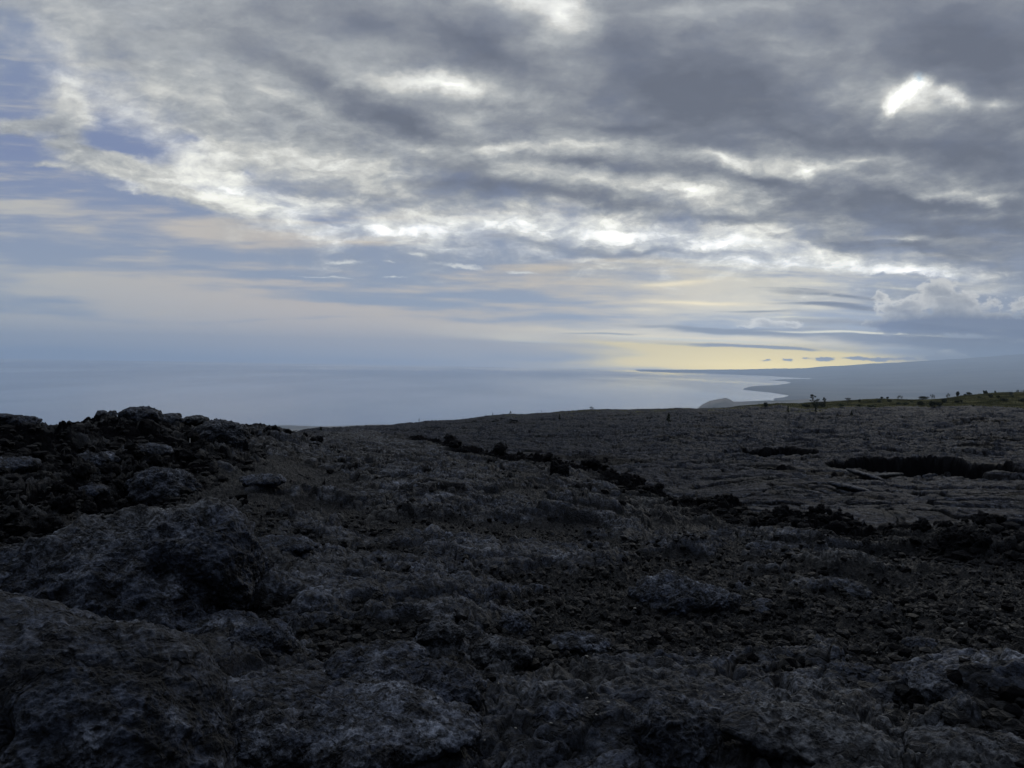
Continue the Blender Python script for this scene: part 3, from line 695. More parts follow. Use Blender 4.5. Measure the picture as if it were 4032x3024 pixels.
# flat-topped hill by the shore
hill = [(2690, 1640, 1640), (2735, 1612, 1607), (2760, 1592, 1590), (2790, 1577, 1578), (2830, 1570, 1572), (2851, 1566, 1569), (2868, 1573, 1575), (2882, 1581, 1582), (2915, 1581, 1582), (3000, 1578, 1580), (3120, 1574, 1577), (3170, 1570, 1573), (3230, 1575, 1577), (3330, 1573, 1577), (3500, 1580, 1580), (3700, 1580, 1585)]
land_strip('coastal_hill', [(x, [(2280, 1720), (2760, y2 + 14), (3000, y), (3360, y + 3), (4080, 1640), (4560, 1660)]) for x, y, y2 in hill], M_COAST, rough=.0006, seed=2, nx=400)
# the long coast with its points and bays, and the slope of the mountain behind
def to_px(X, Y, Z):
    dx_, dy_, dz_ = X, Y, Z - CAMZ
    zf = dx_ * _f.x + dy_ * _f.y + dz_ * _f.z
    return 2016 + FOC * (dx_ * _r.x + dy_ * _r.y + dz_ * _r.z) / zf, 1512 - FOC * (dx_ * _u.x + dy_ * _u.y + dz_ * _u.z) / zf
def build_mainland():
    poly = [(2927, 1529), (2950, 1524), (3012, 1520), (3071, 1516), (3124, 1508.5), (3095, 1502), (3030, 1497), (3084, 1494.5), (3195, 1491.8), (3193, 1489.6), (3113, 1485.6), (3041, 1480), (2903, 1475), (2789, 1469.5), (2780, 1467),
            (2650, 1464.5), (2520, 1460.5), (2500, 1457.0), (2500, 1440), (5200, 1440), (5200, 1760), (3300, 1640), (3059, 1580), (3046, 1572), (3084, 1566.5), (3105, 1561), (3102, 1556), (3041, 1546), (2975, 1539), (2927, 1534)]
    az = np.linspace(az_of(2480), az_of(4700), 760); d = 7500 * (35800 / 7500) ** np.linspace(0, 1, 330)
    AA, DD = np.meshgrid(az, d); X = np.sin(AA) * DD; Y = np.cos(AA) * DD
    px, py = to_px(X, Y, SEA)
    jx = fbm(X * .0009, Y * .0009, 4, 970, .6)
    px = px + jx * 9; py = py + jx * 1.2
    inside = np.zeros(px.shape, bool)
    for k in range(len(poly)):
        x1, y1 = poly[k]; x2, y2 = poly[k - 1]
        if y1 == y2: continue
        c = ((y1 > py) != (y2 > py)) & (px < (x2 - x1) * (py - y1) / (y2 - y1) + x1)
        inside ^= c
    pm = [(2500, 1456), (2740, 1457.5), (2900, 1456), (3060, 1453), (3156, 1450), (3185, 1446.5), (3229, 1442), (3300, 1439), (3450, 1433), (3700, 1418), (3850, 1406), (4032, 1394), (4250, 1378), (4700, 1350)]
    Hm = np.interp(az, [az_of(x) for x, _ in pm], [at(x, y, 34500).z - SEA for x, y in pm])
    ds = np.interp(az, [az_of(x) for x in (2500, 3150, 3300, 3600, 4200)], [29000, 25000, 17000, 13000, 11000])
    t = np.clip((DD - ds[None]) / (34500 - ds[None]), 0, 1)
    z = 7 + Hm[None] * t ** 1.25 + fbm(X * .0004, Y * .0004, 6, 980, .55, 2) * (4 + 60 * t * np.clip(Hm[None] / 400, 0, 1))
    z = z + 60 * smooth(px, 3250, 4000) * (1 - t)
    z = np.where(inside, np.maximum(z, 5), -25) + SEA
    V = np.stack([X, Y, z], -1).reshape(-1, 3); na = len(az); i = np.arange(len(d) - 1)[:, None] * na + np.arange(na - 1)[None, :]
    q_ = np.stack([i, i + na, i + na + 1, i + 1], -1).reshape(-1, 4)[:, ::-1]
    tag(link('mountain_coast', mesh_np('mountain_coast', V, q_), M_FAR), kind='structure')
build_mainland()

# ------------------------------------------------------------------ haze
hm = bpy.data.materials.new('haze_air'); hm.use_nodes = True
hn = hm.node_tree
for n in list(hn.nodes): hn.nodes.remove(n)
pv = hn.nodes.new('ShaderNodeVolumePrincipled'); ho = hn.nodes.new('ShaderNodeOutputMaterial'); hn.links.new(pv.outputs[0], ho.inputs['Volume'])
pv.inputs['Density'].default_value = 4.6e-5
pv.inputs['Color'].default_value = (.69, .83, 1.0, 1); pv.inputs['Anisotropy'] .default_value = .25
V = np.array([[x, y, z] for z in (SEA - 20, 900) for y in (-37500, 37500) for x in (-37500, 37500)], float)
Q = np.array([[0, 2, 3, 1], [4, 5, 7, 6], [0, 1, 5, 4], [2, 6, 7, 3], [0, 4, 6, 2], [1, 3, 7, 5]])
tag(link('haze', mesh_np('haze', V, Q, smooth_=False), hm), kind='stuff')
# ------------------------------------------------------------------ rocks
import bmesh
_g3 = None
def perlin3(x, y, z, seed=0):
    """3-D noise from three crossed 2-D sheets, enough for rock skin"""
    return (perlin(x + z * .37, y + z * .71, seed) + perlin(y + x * .29, z - x * .53, seed + 1) + perlin(z + y * .41, x - y * .33, seed + 2)) * .75
def fbm3(p, f, oct, seed, gain=.5, mode=0):
    s = 0; a = 1.0
    for i in range(oct):
        n = perlin3(p[:, 0] * F32(f), p[:, 1] * F32(f), p[:, 2] * F32(f), seed + i * 7)
        if mode == 1: n = np.abs(n) * 2 - .4
        elif mode == 2: n = .4 - np.abs(n) * 2
        s = s + n * F32(a); a *= gain; f *= 2.07
    return s
_ico = {}
def ico(n):
    if n not in _ico:
        bm = bmesh.new(); bmesh.ops.create_icosphere(bm, subdivisions=n, radius=1)
        v = np.array([q.co[:] for q in bm.verts], F32); f = np.array([[q.index for q in t.verts] for t in bm.faces], np.int32); bm.free()
        _ico[n] = (v, f)
    return _ico[n]
def rock_mesh(name, lobes, sub=6, amp=.12, freq=1.6, seed=0, dents=(), fine=.02, facets=.0, creases=0.05, plan=1.0):
    """one rock grown as the outer hull of a few overlapping lobes (centre, radii), then weathered"""
    v, f = ico(sub)
    n = v / np.linalg.norm(v, axis=1)[:, None]
    r = np.zeros(len(v)); nrm = n.copy()
    for c, rad in lobes:
        c = np.array(c, float); rad = np.array(rad, float)
        dn = n / rad; cn = c / rad
        A_ = (dn ** 2).sum(1); B_ = -(dn * cn).sum(1); C_ = (cn ** 2).sum() - 1
        disc = B_ ** 2 - A_ * C_
        t = np.where(disc > 0, (-B_ + np.sqrt(np.maximum(disc, 0))) / A_, 0)
        win = t > r; r = np.where(win, t, r)
        g_ = (n * t[:, None] - c) / rad ** 2; g_ /= np.linalg.norm(g_, axis=1)[:, None] + 1e-9
        nrm = np.where(win[:, None], g_, nrm)
    size = float(np.median(r))
    p = (n * r[:, None]).astype(F32)
    out = 1 + .22 * fbm3(n * F32(1.0), 1.1, 3, seed + 60)[:, None] * plan * np.array([1, 1, .3])      # uneven plan
    p = (p * out).astype(F32)
    q = p / F32(size)
    dsp = fbm3(q, freq, 4, seed, .5) * amp + fbm3(q, freq * 1.3, 3, seed + 40, .45, 1) * -creases + fbm3(q, freq * 8, 4, seed + 80, .62) * fine * 1.3 + fbm3(q, freq * 3.3, 2, seed + 90, .5, 2) * fine * .8
    if facets:
        f1, f2, rid, _, _ = worley(q[:, 0] * 2.2 + q[:, 2] * 1.3 + seed, q[:, 1] * 2.2 - q[:, 2] * 1.9, seed)
        dsp = dsp + (rid - .5) * facets * smooth(f2 - f1, 0, .15)
    p = p + nrm * (dsp * min(size, float(p[:, 2].max() - p[:, 2].min()) * .8))[:, None]
    for (c, rad, dep) in dents:
        dd = np.linalg.norm(p - np.array(c), axis=1) / rad
        p = p - n * (np.exp(-dd ** 2 * 1.4) * dep)[:, None]
    return mesh_np(name, p, None, f)
def ellips(rx, ry, rz, seed):
    rr = random.Random(seed)
    L = [((0, 0, 0), (rx, ry, rz))]
    for k in range(3):
        a = rr.uniform(0, 2 * PI)
        L.append(((rx * .42 * math.cos(a), ry * .42 * math.sin(a), rz * rr.uniform(-.25, .3)), (rx * rr.uniform(.5, .75), ry * rr.uniform(.5, .8), rz * rr.uniform(.6, .85))))
    return L
def put_rock(name, lobes, loc, label, cat='boulder', mat=None, group=None, rz=0, tilt=(0, 0), **k):
    me = rock_mesh(name, lobes, **k)
    o = link(name, me, mat or M_ROCK, loc=loc); o.rotation_euler = (tilt[0], tilt[1], rz)
    return tag(o, label, cat, group)

# the two great boulders on the left
cA = at(250, 2950, 3.0)
put_rock('lava_boulder', [((-.08, .2, -.12), (.55, .58, .52)), ((-.62, .25, -.15), (.80, .6, .58)), ((.14, .1, -.3), (.42, .45, .42))], cA,
         'huge grey-blue lava boulder filling the bottom left corner, with a dark wedge-shaped hole', sub=8, amp=.07, freq=1.2, seed=3, fine=.020, creases=.05, plan=.25,
         dents=[((-.13, -.28, .20), .10, .20), ((-.11, -.30, .12), .06, .14), ((.45, .1, .22), .12, .06)])
cB = at(520, 2265, 6.9)
put_rock('lava_boulder', [((-.32, 0, -.30), (1.12, .85, .72)), ((.44, .2, -.02), (.54, .60, .58)), ((-1.05, -.15, -.62), (.98, .8, .68)), ((.05, .25, -.04), (.75, .55, .52)), ((.30, -.25, -.32), (.50, .5, .52))], cB,
         'long humped slab of lava rising to a steep cracked face on its right', sub=8, amp=.08, freq=1.3, seed=11, fine=.020, creases=.09, plan=.25,
         dents=[((.48, -.40, .12), .13, .22), ((.60, -.34, -.12), .12, .22), ((.70, -.26, -.36), .12, .18), ((-.55, -.75, -.15), .2, .12), ((.15, -.5, .28), .16, .12)])

# rocks that stand on the ground: x, picture y of the foot, radii in metres, label, extra
ROCKS = [
 (985, 2310, (.24, .22, .24), 'rounded lava lump leaning on the right foot of the long humped slab', dict(sub=7)),
 (1110, 2165, (.36, .26, .085), 'flat lava ledge with black gap under it, right of the long humped slab', dict(sub=7, facets=.1)),
 (1040, 1925, (.36, .30, .10), 'flat dark ledge over a black slot, below the left ridge', dict(facets=.1)),
 (870, 1745, (.62, .5, .42), 'humped brown-grey boulder just below the skyline, beside the small white marker', dict(sub=7)),
 (650, 1958, (.50, .42, .40), 'black-faced boulder standing in the dark hollow on the left', dict(sub=7)),
 (575, 1815, (.42, .30, .12), 'pale grey slab lying on the dark left slope, right of two others', dict(facets=.1)),
 (375, 1835, (.38, .30, .13), 'pale grey slab in the middle of the dark left slope', dict(facets=.1)),
 (40, 1865, (.40, .34, .12), 'brownish slab at the left edge on the dark slope', dict(facets=.1)),
 (350, 1970, (.28, .24, .10), 'small grey slab low on the dark left slope, above the long humped slab', dict(facets=.1)),
 (1030, 2560, (.20, .18, .15), 'upright wedge of lava with a dark side, right of the bottom left boulder', dict(sub=7, facets=.12)),
 (890, 2470, (.34, .24, .09), 'low lava ledge between the two great boulders', dict(sub=7, facets=.1)),
 (1110, 2765, (.24, .18, .045), 'thin smooth brown plate of lava skin lying in a dark dip', dict(sub=7, amp=.05)),
 (1060, 3010, (.19, .17, .11), 'rounded lava lump at the bottom edge, right of the great boulder', dict(sub=7)),
 (1480, 3045, (.42, .34, .10), 'broad pitted lava slab at the bottom edge', dict(sub=8)),
 (1640, 2800, (.34, .24, .12), 'ridged lava outcrop above the broad pitted slab', dict(sub=8)),
 (1480, 2660, (.28, .2, .08), 'low grey outcrop with a square end, centre left', dict(sub=7)),
 (1730, 2545, (.17, .14, .09), 'ropy rounded lava lump with a small black hollow', dict(sub=7)),
 (1985, 2605, (.19, .16, .11), 'smooth dome of grey lava in the gravel, centre', dict(sub=7)),
 (2025, 2500, (.13, .11, .15), 'steep little lava block standing up in the centre of the gravel', dict(sub=7, facets=.12)),
 (2290, 2580, (.24, .16, .07), 'low lava hump right of the smooth dome', dict(sub=7)),
 (2690, 2420, (.50, .38, .20), 'wide lava hump with a black overhang on its right end', dict(sub=8, dents=[((.4, -.3, -.02), .16, .16), ((.2, -.38, -.04), .12, .1)])),
 (3050, 2170, (.36, .25, .10), 'dark lava rise just in front of the clinker wall', dict(sub=7)),
 (3300, 2330, (.28, .22, .08), 'low blue-grey swell of lava on the right', dict(sub=7)),
 (3640, 2550, (.13, .11, .05), 'flat pale stone alone in the gravel on the right', dict()),
 (3380, 2670, (.14, .09, .045), 'small pale brown stone in the gravel, right of centre', dict()),
 (3710, 2755, (.13, .12, .05), 'forked pale grey stone in the gravel near the lower right', dict(facets=.2)),
 (2690, 3020, (.20, .2, .13), 'knobbly lava lump at the bottom edge right of the middle', dict(sub=7)),
 (3170, 2985, (.30, .18, .06), 'long lava ledge near the bottom edge, right half', dict(sub=7)),
 (3930, 2985, (.30, .2, .06), 'pale lava ledge in the bottom right corner', dict(sub=7)),
 (2310, 3030, (.16, .14, .06), 'low grey stone at the bottom edge, centre', dict()),
 (2210, 2840, (.12, .1, .06), 'squarish loose stone below the centre', dict(facets=.15)),
 (3010, 2420, (.10, .17, .05), 'narrow smooth stone bar beside the wide hump', dict()),
 (3780, 2165, (.24, .2, .26), 'large jagged black clinker block standing on the wall, far right', dict(facets=.3, amp=.2, mat='c')),
 (3860, 2172, (.12, .1, .12), 'small jagged block right of the largest black block', dict(facets=.3, amp=.2, mat='c')),
 (2185, 1872, (.13, .12, .30), 'thin black spire on the crest of the clinker wall', dict(facets=.3, amp=.2, mat='c')),
 (2218, 1878, (.14, .12, .22), 'shorter black spire right of the thin one on the clinker wall', dict(facets=.3, amp=.2, mat='c')),
]
for i, (x, y, (rx, ry, rz_), lab, k) in enumerate(ROCKS):
    p, d = ground_hit(x, y - 8)
    v = Vector((p.x, p.y, 0)).normalized()
    c = Vector((p.x, p.y, 0)) + v * ry * .75
    c.z = min(height(c.x, c.y), p.z + .25 * rz_) + rz_ * .08
    k = dict(k); mt = M_CLINK if k.pop('mat', '') == 'c' else M_ROCK
    k.setdefault('amp', .13)
    put_rock('clinker_block' if mt is M_CLINK else 'lava_rock', ellips(rx, ry, rz_, i), c, lab, 'rock', mt, rz=-math.atan2(p.x, p.y), seed=100 + i * 5, freq=1.7, creases=.08, fine=.02, **k)
# rocks on the left skyline: x, radii, lift, label
for i, (x, dd, (rx, ry, rz_), lab) in enumerate([
    (15, 15.5, (.16, .2, .06), 'low rock on the skyline at the left edge'),
    (88, 15.5, (.27, .25, .12), 'flat-topped rock on the skyline near the left edge'),
    (402, 18, (.15, .15, .11), 'small ragged rock on the skyline, left of the rounded one'),
    (441, 18, (.11, .12, .14), 'small rounded rock sticking up on the skyline'),
    (555, 19, (.45, .4, .19), 'highest rock on the skyline, a grey hump on the left ridge'),
    (655, 20, (.42, .4, .16), 'grey hump adjoining the highest skyline rock on its right'),
    (770, 23, (.34, .3, .13), 'low rock at the right end of the skyline humps')]):
    az = az_of(x); best = None
    for d in np.arange(dd - 4, dd + 9, .4):
        X, Y = math.sin(az) * d, math.cos(az) * d; z = height(X, Y)
        if best is None or (z - CAMZ) / d > best[0]: best = ((z - CAMZ) / d, X, Y, z)
    put_rock('skyline_rock', ellips(rx, ry, rz_, 50 + i), (best[1], best[2], best[3] + rz_ * .3), lab, 'rock', rz=-az, seed=300 + i * 5, amp=.14, creases=.08)
# uplifted plates in the far sheet
for i, (x, y, w, tl, lab) in enumerate([(3410, 1884, 1.0, .5, 'pale tilted plate of lava crust in the far sheet, below the large black pit'), (3470, 1884, .9, -.35, 'second pale plate leaning against the tilted one'),
                                   (3340, 1935, .9, .3, 'thin raised plate in front of the leaning pair'), (2020, 1655, 1.2, .2, 'light raised plate below the skyline shrub row')]):
    p, d = ground_hit(x, y)
    put_rock('lava_plate', [((0, 0, 0), (w, w * .6, .13))], p + Vector((0, 0, .12 * w)), lab, 'rock', sub=5, tilt=(-.15, tl * .5), seed=400 + i, amp=.1, facets=.1, rz=-math.atan2(p.x, p.y))

# ------------------------------------------------------------------ clinker blocks and loose stones
blocks = [rock_mesh('clinker_block', ellips(.5, .42, .36, 70 + i), sub=4, amp=.3, freq=1.9, seed=500 + i * 9, facets=.35, fine=.05, creases=.15) for i in range(6)]
R = random.Random(7)
def scatter_block(x, d, s, label, group, sink=.25):
    az = az_of(x); X, Y = math.sin(az) * d, math.cos(az) * d
    o = bpy.data.objects.new('clinker_block', R.choice(blocks)); COL.objects.link(o)
    if not o.data.materials: o.data.materials.append(M_CLINK)
    o.location = (X, Y, height(X, Y) + s * sink); o.scale = (s, s, s * R.uniform(.7, 1.2)); o.rotation_euler = (R.uniform(-.5, .5), R.uniform(-.5, .5), R.uniform(0, 6.28))
    tag(o, label, 'rock', group)
for i in range(190):
    x = 1700 + (4150 - 1700) * (i + R.random()) / 190
    cd = float(crest(az_of(x)))
    if x > 3250 and R.random() < .55: continue
    scatter_block(x, cd + R.gauss(-.5, .8) * cd / 18, (.10 + .26 * R.random() ** 2.2) * (cd / 16) ** .8, 'jagged black block in the dark clinker wall crossing the lava field', 'black blocks of the clinker wall')
for i in range(80):
    x = R.uniform(-60, 960); scatter_block(x, R.uniform(9.5, 13.5) + max(0, x - 400) * .016, R.uniform(.10, .30), 'rough dark block in the rubble of the left slope', 'dark blocks on the left slope')
def stones(name, n, dlo, dhi, slo, shi, mat, kmin, seed, azr=(-43, 43), keep=None):
    """loose stones merged into one mass"""
    v, f = ico(1); rs = np.random.RandomState(seed)
    u = rs.rand(n); D = dlo * (dhi / dlo) ** u; A = np.radians(rs.uniform(azr[0], azr[1], n))
    X = np.sin(A) * D; Y = np.cos(A) * D
    z, k, gq, o = ground(X, Y)
    ok = k > kmin
    if keep is not None: ok &= keep(A, D)
    X, Y, z, D = X[ok], Y[ok], z[ok], D[ok]; n = len(X)
    S = slo * (shi / slo) ** (rs.rand(n) ** 3.0)
    base = v[None] * (1 + rs.uniform(-.28, .28, (n, len(v), 1))) * (S[:, None] * np.stack([rs.uniform(.7, 1.2, n), rs.uniform(.7, 1.2, n), rs.uniform(.45, .8, n)], 1))[:, None, :]
    a = rs.rand(n) * 6.28; c, s = np.cos(a)[:, None], np.sin(a)[:, None]
    P_ = np.stack([base[..., 0] * c - base[..., 1] * s, base[..., 0] * s + base[..., 1] * c, base[..., 2]], -1)
    P_ += np.stack([X, Y, z + S * .25], 1)[:, None, :]
    Fm = (f[None] + (np.arange(n) * len(v))[:, None, None]).reshape(-1, 3)
    me = mesh_np(name, P_.reshape(-1, 3), None, Fm, smooth_=False)
    attr(me, 'kind', np.repeat(rs.uniform(.30, .85, n), len(v))); attr(me, 'grass', np.zeros(n * len(v))); attr(me, 'slab', np.repeat(rs.uniform(.3, 1.3, n), len(v)))
    tag(link(name, me, mat), kind='stuff')
for i in range(40):
    x = 840 + 420 * (i + R.random()) / 40; scatter_block(x, R.uniform(24, 34), .12 + .24 * R.random() ** 2, 'ragged dark block in the rubble where the left ridge runs out', 'blocks along the end of the left ridge')
stones('gravel', NGRAV, 2.4, 12, .006, .062, M_GROUND, .18, 1)
stones('clinker_rubble', NGRAV // 3, 7, 32, .03, .13, M_CLINK, .62, 2)
# pale chips lying on the gravel
m, gg, b = material('pale_chip'); gg.put(b.inputs['Base Color'], (.15, .145, .13)); b.inputs['Roughness'].default_value = .8
chips = [rock_mesh('pale_chip', [((0, 0, 0), (1, .5, .3))], sub=3, amp=.3, seed=600 + i, facets=.3) for i in range(3)]
for c in chips: c.materials.append(m)
CH = [(1512, 2261), (1490, 2580), (1537, 2582), (1590, 2581), (1550, 2495), (2500, 2403), (2128, 2490), (2310, 2597), (2235, 2620), (2310, 2757), (2395, 2778), (2170, 2858), (2347, 2840), (2030, 2880), (1908, 2925), (3010, 2277),
      (3210, 2642), (2745, 2735), (3065, 2800), (3320, 2807), (2800, 2590), (2960, 2355), (3450, 2600), (1890, 2400), (1860, 2330), (915, 2765), (690, 2883), (3790, 2465), (3950, 2500), (1725, 1868), (1880, 1898), (2960, 2380), (2850, 2740), (1260, 2850)]
for i, (x, y) in enumerate(CH):
    p, d = ground_hit(x, y); o = bpy.data.objects.new('pale_chip', chips[i % 3]); COL.objects.link(o)
    s = d * R.uniform(.0018, .0030); o.location = p + Vector((0, 0, s * .8)); o.scale = (s,) * 3; o.rotation_euler = (R.uniform(-.3, .3), R.uniform(-.3, .3), R.uniform(0, 6.28))
    tag(o, 'tiny pale chip lying on the dark gravel', 'stone chip', 'pale chips scattered over the gravel')

# ------------------------------------------------------------------ sticks and marker
def tube(pts, rads, n=6):
    V_, F_ = [], []
    for i, (p, r) in enumerate(zip(pts, rads)):
        p = Vector(p); t = (Vector(pts[min(i + 1, len(pts) - 1)]) - Vector(pts[max(i - 1, 0)])).normalized()
        a = t.orthogonal().normalized(); b_ = t.cross(a)
        for k in range(n): V_.append(p + (a * math.cos(2 * PI * k / n) + b_ * math.sin(2 * PI * k / n)) * r)
    for i in range(len(pts) - 1):
        for k in range(n): F_.append((i * n + k, i * n + (k + 1) % n, (i + 1) * n + (k + 1) % n, (i + 1) * n + k))
    F_.append(tuple(range(n))[::-1]); F_.append(tuple(range((len(pts) - 1) * n, len(pts) * n)))
    return V_, F_
class MB:
    def __init__(s): s.v = []; s.f = []
    def add(s, vf):
        o = len(s.v); s.v += [tuple(q) for q in vf[0]]; s.f += [tuple(i + o for i in t) for t in vf[1]]; return s
    def mesh(s, name):
        me = bpy.data.meshes.new(name); me.from_pydata(s.v, [], s.f); me.update(); return me
mw, gg, b = material('dry_wood'); gg.put(b.inputs['Base Color'], (.22, .20, .16)); b.inputs['Roughness'].default_value = .85
for x, y, L, lab, n in [(1830, 2990, .06, 'pale dry twig with crossing stems at the bottom edge', 4), (1962, 2692, .04, 'thin forked dry twig in the gravel below the centre', 2), (2490, 2905, .03, 'short straight pale stick lower right of centre', 1), (985, 2352, .03, 'curl of dry grass at the foot of the long humped slab', 2)]:
    p, d = ground_hit(x, y); mb = MB(); rr = random.Random(x)
    for k in range(n):
        a = rr.uniform(0, 6.28); e = rr.uniform(.3, 1.1)
        q1 = Vector((math.cos(a) * math.cos(e), math.sin(a) * math.cos(e), math.sin(e))) * L
        mb.add(tube([(0, 0, 0), q1 * .5 + Vector((0, 0, .004)), q1], [.0022, .0018, .001]))
    tag(link('dry_twig', mb.mesh('dry_twig'), mw, loc=p), lab, 'twig')
m, gg, b = material('white_paint'); gg.put(b.inputs['Base Color'], (.75, .73, .68)); b.inputs['Roughness'].default_value = .6
p, d = ground_hit(748, 1742)
mb = MB().add(tube([(0, 0, -.05), (0, 0, .0), (.003, 0, .07), (-.012, 0, .085)], [.011, .011, .010, .004], 8))
tag(link('marker_stake', mb.mesh('marker_stake'), m, loc=p), 'tiny white marker stake standing on a ledge left of the humped boulder', 'marker')

# ------------------------------------------------------------------ plants
def leaf_mat(name, a, b2):
    m, gg, b = material(name)
    n = gg.noise(gg.new('ShaderNodeNewGeometry').outputs['Position'], 2.2, 4, .6)
    gg.put(b.inputs['Base Color'], gg.ramp(n, [(.35, a), (.65, b2)])); b.inputs['Roughness'].default_value = .7; b.inputs['Specular IOR Level'].default_value = .25
    return m
ML_DARK = leaf_mat('dark_leaves', (.010, .016, .009), (.026, .036, .018))
ML_GREEN = leaf_mat('green_leaves', (.022, .034, .014), (.055, .070, .030))
ML_PALE = leaf_mat('grey_leaves', (.060, .070, .055), (.12, .13, .10))
mbk, gg, b = material('bark'); gg.put(b.inputs['Base Color'], gg.ramp(gg.noise(gg.new('ShaderNodeNewGeometry').outputs['Position'], 6, 4, .6), [(.3, (.035, .030, .026)), (.7, (.09, .08, .07))])); b.inputs['Roughness'].default_value = .9
def leaves(clumps, n, size, rs):
    """small leaf faces through the volume of each clump (centre, radii)"""
    V_, F_ = [], []
    vol = np.array([r[0] * r[1] * r[2] for _, r in clumps]) ** .6; cnt = np.maximum(12, (n * vol / vol.sum()).astype(int))
    for (c, r), k in zip(clumps, cnt):
        u = rs.normal(size=(k, 3)); u /= np.linalg.norm(u, axis=1)[:, None]
        p = np.array(c) + u * np.array(r) * (rs.rand(k, 1) ** .45) * rs.uniform(.75, 1.15, (k, 1))
        a = rs.normal(size=(k, 3)); a /= np.linalg.norm(a, axis=1)[:, None]
        b_ = np.cross(a, rs.normal(size=(k, 3))); b_ /= np.linalg.norm(b_, axis=1)[:, None]
        s = size * rs.uniform(.6, 1.3, (k, 1))
        q = np.stack([p - a * s, p + b_ * s * .5, p + a * s, p - b_ * s * .5], 1)
        o = sum(len(w) for w in V_); V_.append(q.reshape(-1, 3)); F_.append(np.arange(k * 4).reshape(-1, 4) + o)
    return np.vstack(V_), np.vstack(F_)
def plant(name, x, ybase, ytop, wpx, style, label, cat, group=None, mat=None, dist=None, seed=0):
    """a tree or bush whose foot is seen at x, ybase and whose top is at ytop"""
    rs = np.random.RandomState(seed + int(x)); rr = random.Random(seed + int(x))
    if dist is None: p, d = ground_hit(x, ybase, 20, 480)
    else:
        az = az_of(x); d = dist; X, Y = math.sin(az) * d, math.cos(az) * d; p = Vector((X, Y, height(X, Y)))
    H = (p.z, 0)[0]; H = at(x, ytop, d).z - p.z; H = max(H, .35); W = wpx * d / FOC / 2
    root = bpy.data.objects.new(name, None); COL.objects.link(root); root.location = p; root.empty_display_size = .3
    tag(root, label, cat, group)
    wood = MB(); cl = []
    if style == 'bush':
        for k in range(9):
            a = rr.uniform(0, 6.28); q = rr.uniform(.1, .62) * W
            cl.append(((math.cos(a) * q, math.sin(a) * q, H * rr.uniform(.3, .62)), (W * rr.uniform(.34, .5),) * 2 + (H * rr.uniform(.28, .42),)))
        cl.append(((0, 0, H * .55), (W * .6, W * .6, H * .42)))
        for k in range(5):
            a = rr.uniform(0, 6.28); wood.add(tube([(0, 0, -.15), (math.cos(a) * W * .2, math.sin(a) * W * .2, H * .3), (math.cos(a) * W * .5, math.sin(a) * W * .5, H * .6)], [.05, .04, .015]))
        n, sz, wn = 900, .11 + .03 * H, 'stem'
    elif style == 'tree':            # open crown: leaf clumps on the ends of crooked limbs
        top = Vector((rr.uniform(-.1, .1) * W, 0, H * .93)); mid = Vector((rr.uniform(-.2, .2) * W, rr.uniform(-.2, .2) * W, H * .5))
        wood.add(tube([(0, 0, -.2), (0, 0, .05), mid, top], [.05 * H ** .5 + .02, .045 * H ** .5 + .015, .035 * H ** .5, .015], 7))
        cl.append((tuple(top + Vector((0, 0, -H * .04))), (W * .5, W * .5, H * .10)))
        for k in range(7):
            t = .32 + .085 * k; bp = mid.lerp(top, max(0, (t - .5) / .43)) if t > .5 else Vector((0, 0, .05)).lerp(mid, t / .5)
            a = k * 2.4 + rr.uniform(-.5, .5); L = W * rr.uniform(.55, .95) * (1 - .35 * (t - .3))
            e = bp + Vector((math.cos(a) * L, math.sin(a) * L, H * rr.uniform(.03, .10)))
            wood.add(tube([bp, bp.lerp(e, .5) + Vector((0, 0, H * .01)), e], [.03 * H ** .5, .02 * H ** .5, .01]))
            cl.append((tuple(e + Vector((0, 0, H * .03))), (W * rr.uniform(.26, .42),) * 2 + (H * rr.uniform(.05, .085),)))
        for k in range(2): wood.add(tube([top, top + Vector((rr.uniform(-.2, .2) * W, 0, H * .09))], [.012, .006]))
        n, sz, wn = 1000, .13, 'trunk'
    elif style == 'flat':            # spreading umbrella crown on a forked stem
        for k in range(5):
            a = k * 1.26 + rr.uniform(-.3, .3); e = Vector((math.cos(a) * W * .7, math.sin(a) * W * .7, H * rr.uniform(.72, .9)))
            wood.add(tube([(0, 0, -.2), (math.cos(a) * W * .12, math.sin(a) * W * .12, H * .4), e], [.06, .045, .015]))
            cl.append((tuple(e), (W * .38, W * .38, H * .10)))
        cl.append(((0, 0, H * .9), (W * .4, W * .4, H * .1)))
        n, sz, wn = 500, .11, 'trunk'
    else:                            # 'slim': narrow upright young tree
        wood.add(tube([(0, 0, -.2), (rr.uniform(-.1, .1) * W, 0, H * .5), (0, 0, H * .96)], [.06, .045, .012]))
        for k in range(7):
            t = .22 + .115 * k; a = k * 2.4; q = W * .35 * (1.1 - t)
            cl.append(((math.cos(a) * q, math.sin(a) * q, H * t), (W * (.75 - .5 * t) * rr.uniform(.7, 1.1),) * 2 + (H * .10,)))
        n, sz, wn = 520, .09 + .012 * H, 'trunk'
    v, f = leaves(cl, n, sz, rs)
    link('crown', mesh_np('crown', v, f, smooth_=False), mat or ML_DARK, root)
    me = wood.mesh(wn); link(wn, me, mbk, root)
    return root
SKY_D = 395
plant('ohia_tree', 3195, 1603, 1552, 26, 'tree', 'tallest tree, crooked and open, with layered leaf clumps and bare twigs at its top', 'tree', seed=1)
plant('ohia_tree', 3217, 1602, 1569, 18, 'flat', 'dome-topped small tree rising from the dark thicket right of the tallest tree', 'tree', seed=2)
plant('ohia_tree', 3243, 1602, 1564, 15, 'tree', 'slim leaning tree at the right end of the dark thicket', 'tree', seed=3)
plant('thicket_bush', 3212, 1605, 1580, 34, 'bush', 'black bush at the left of the thicket beside the tallest tree', 'bush', seed=4)
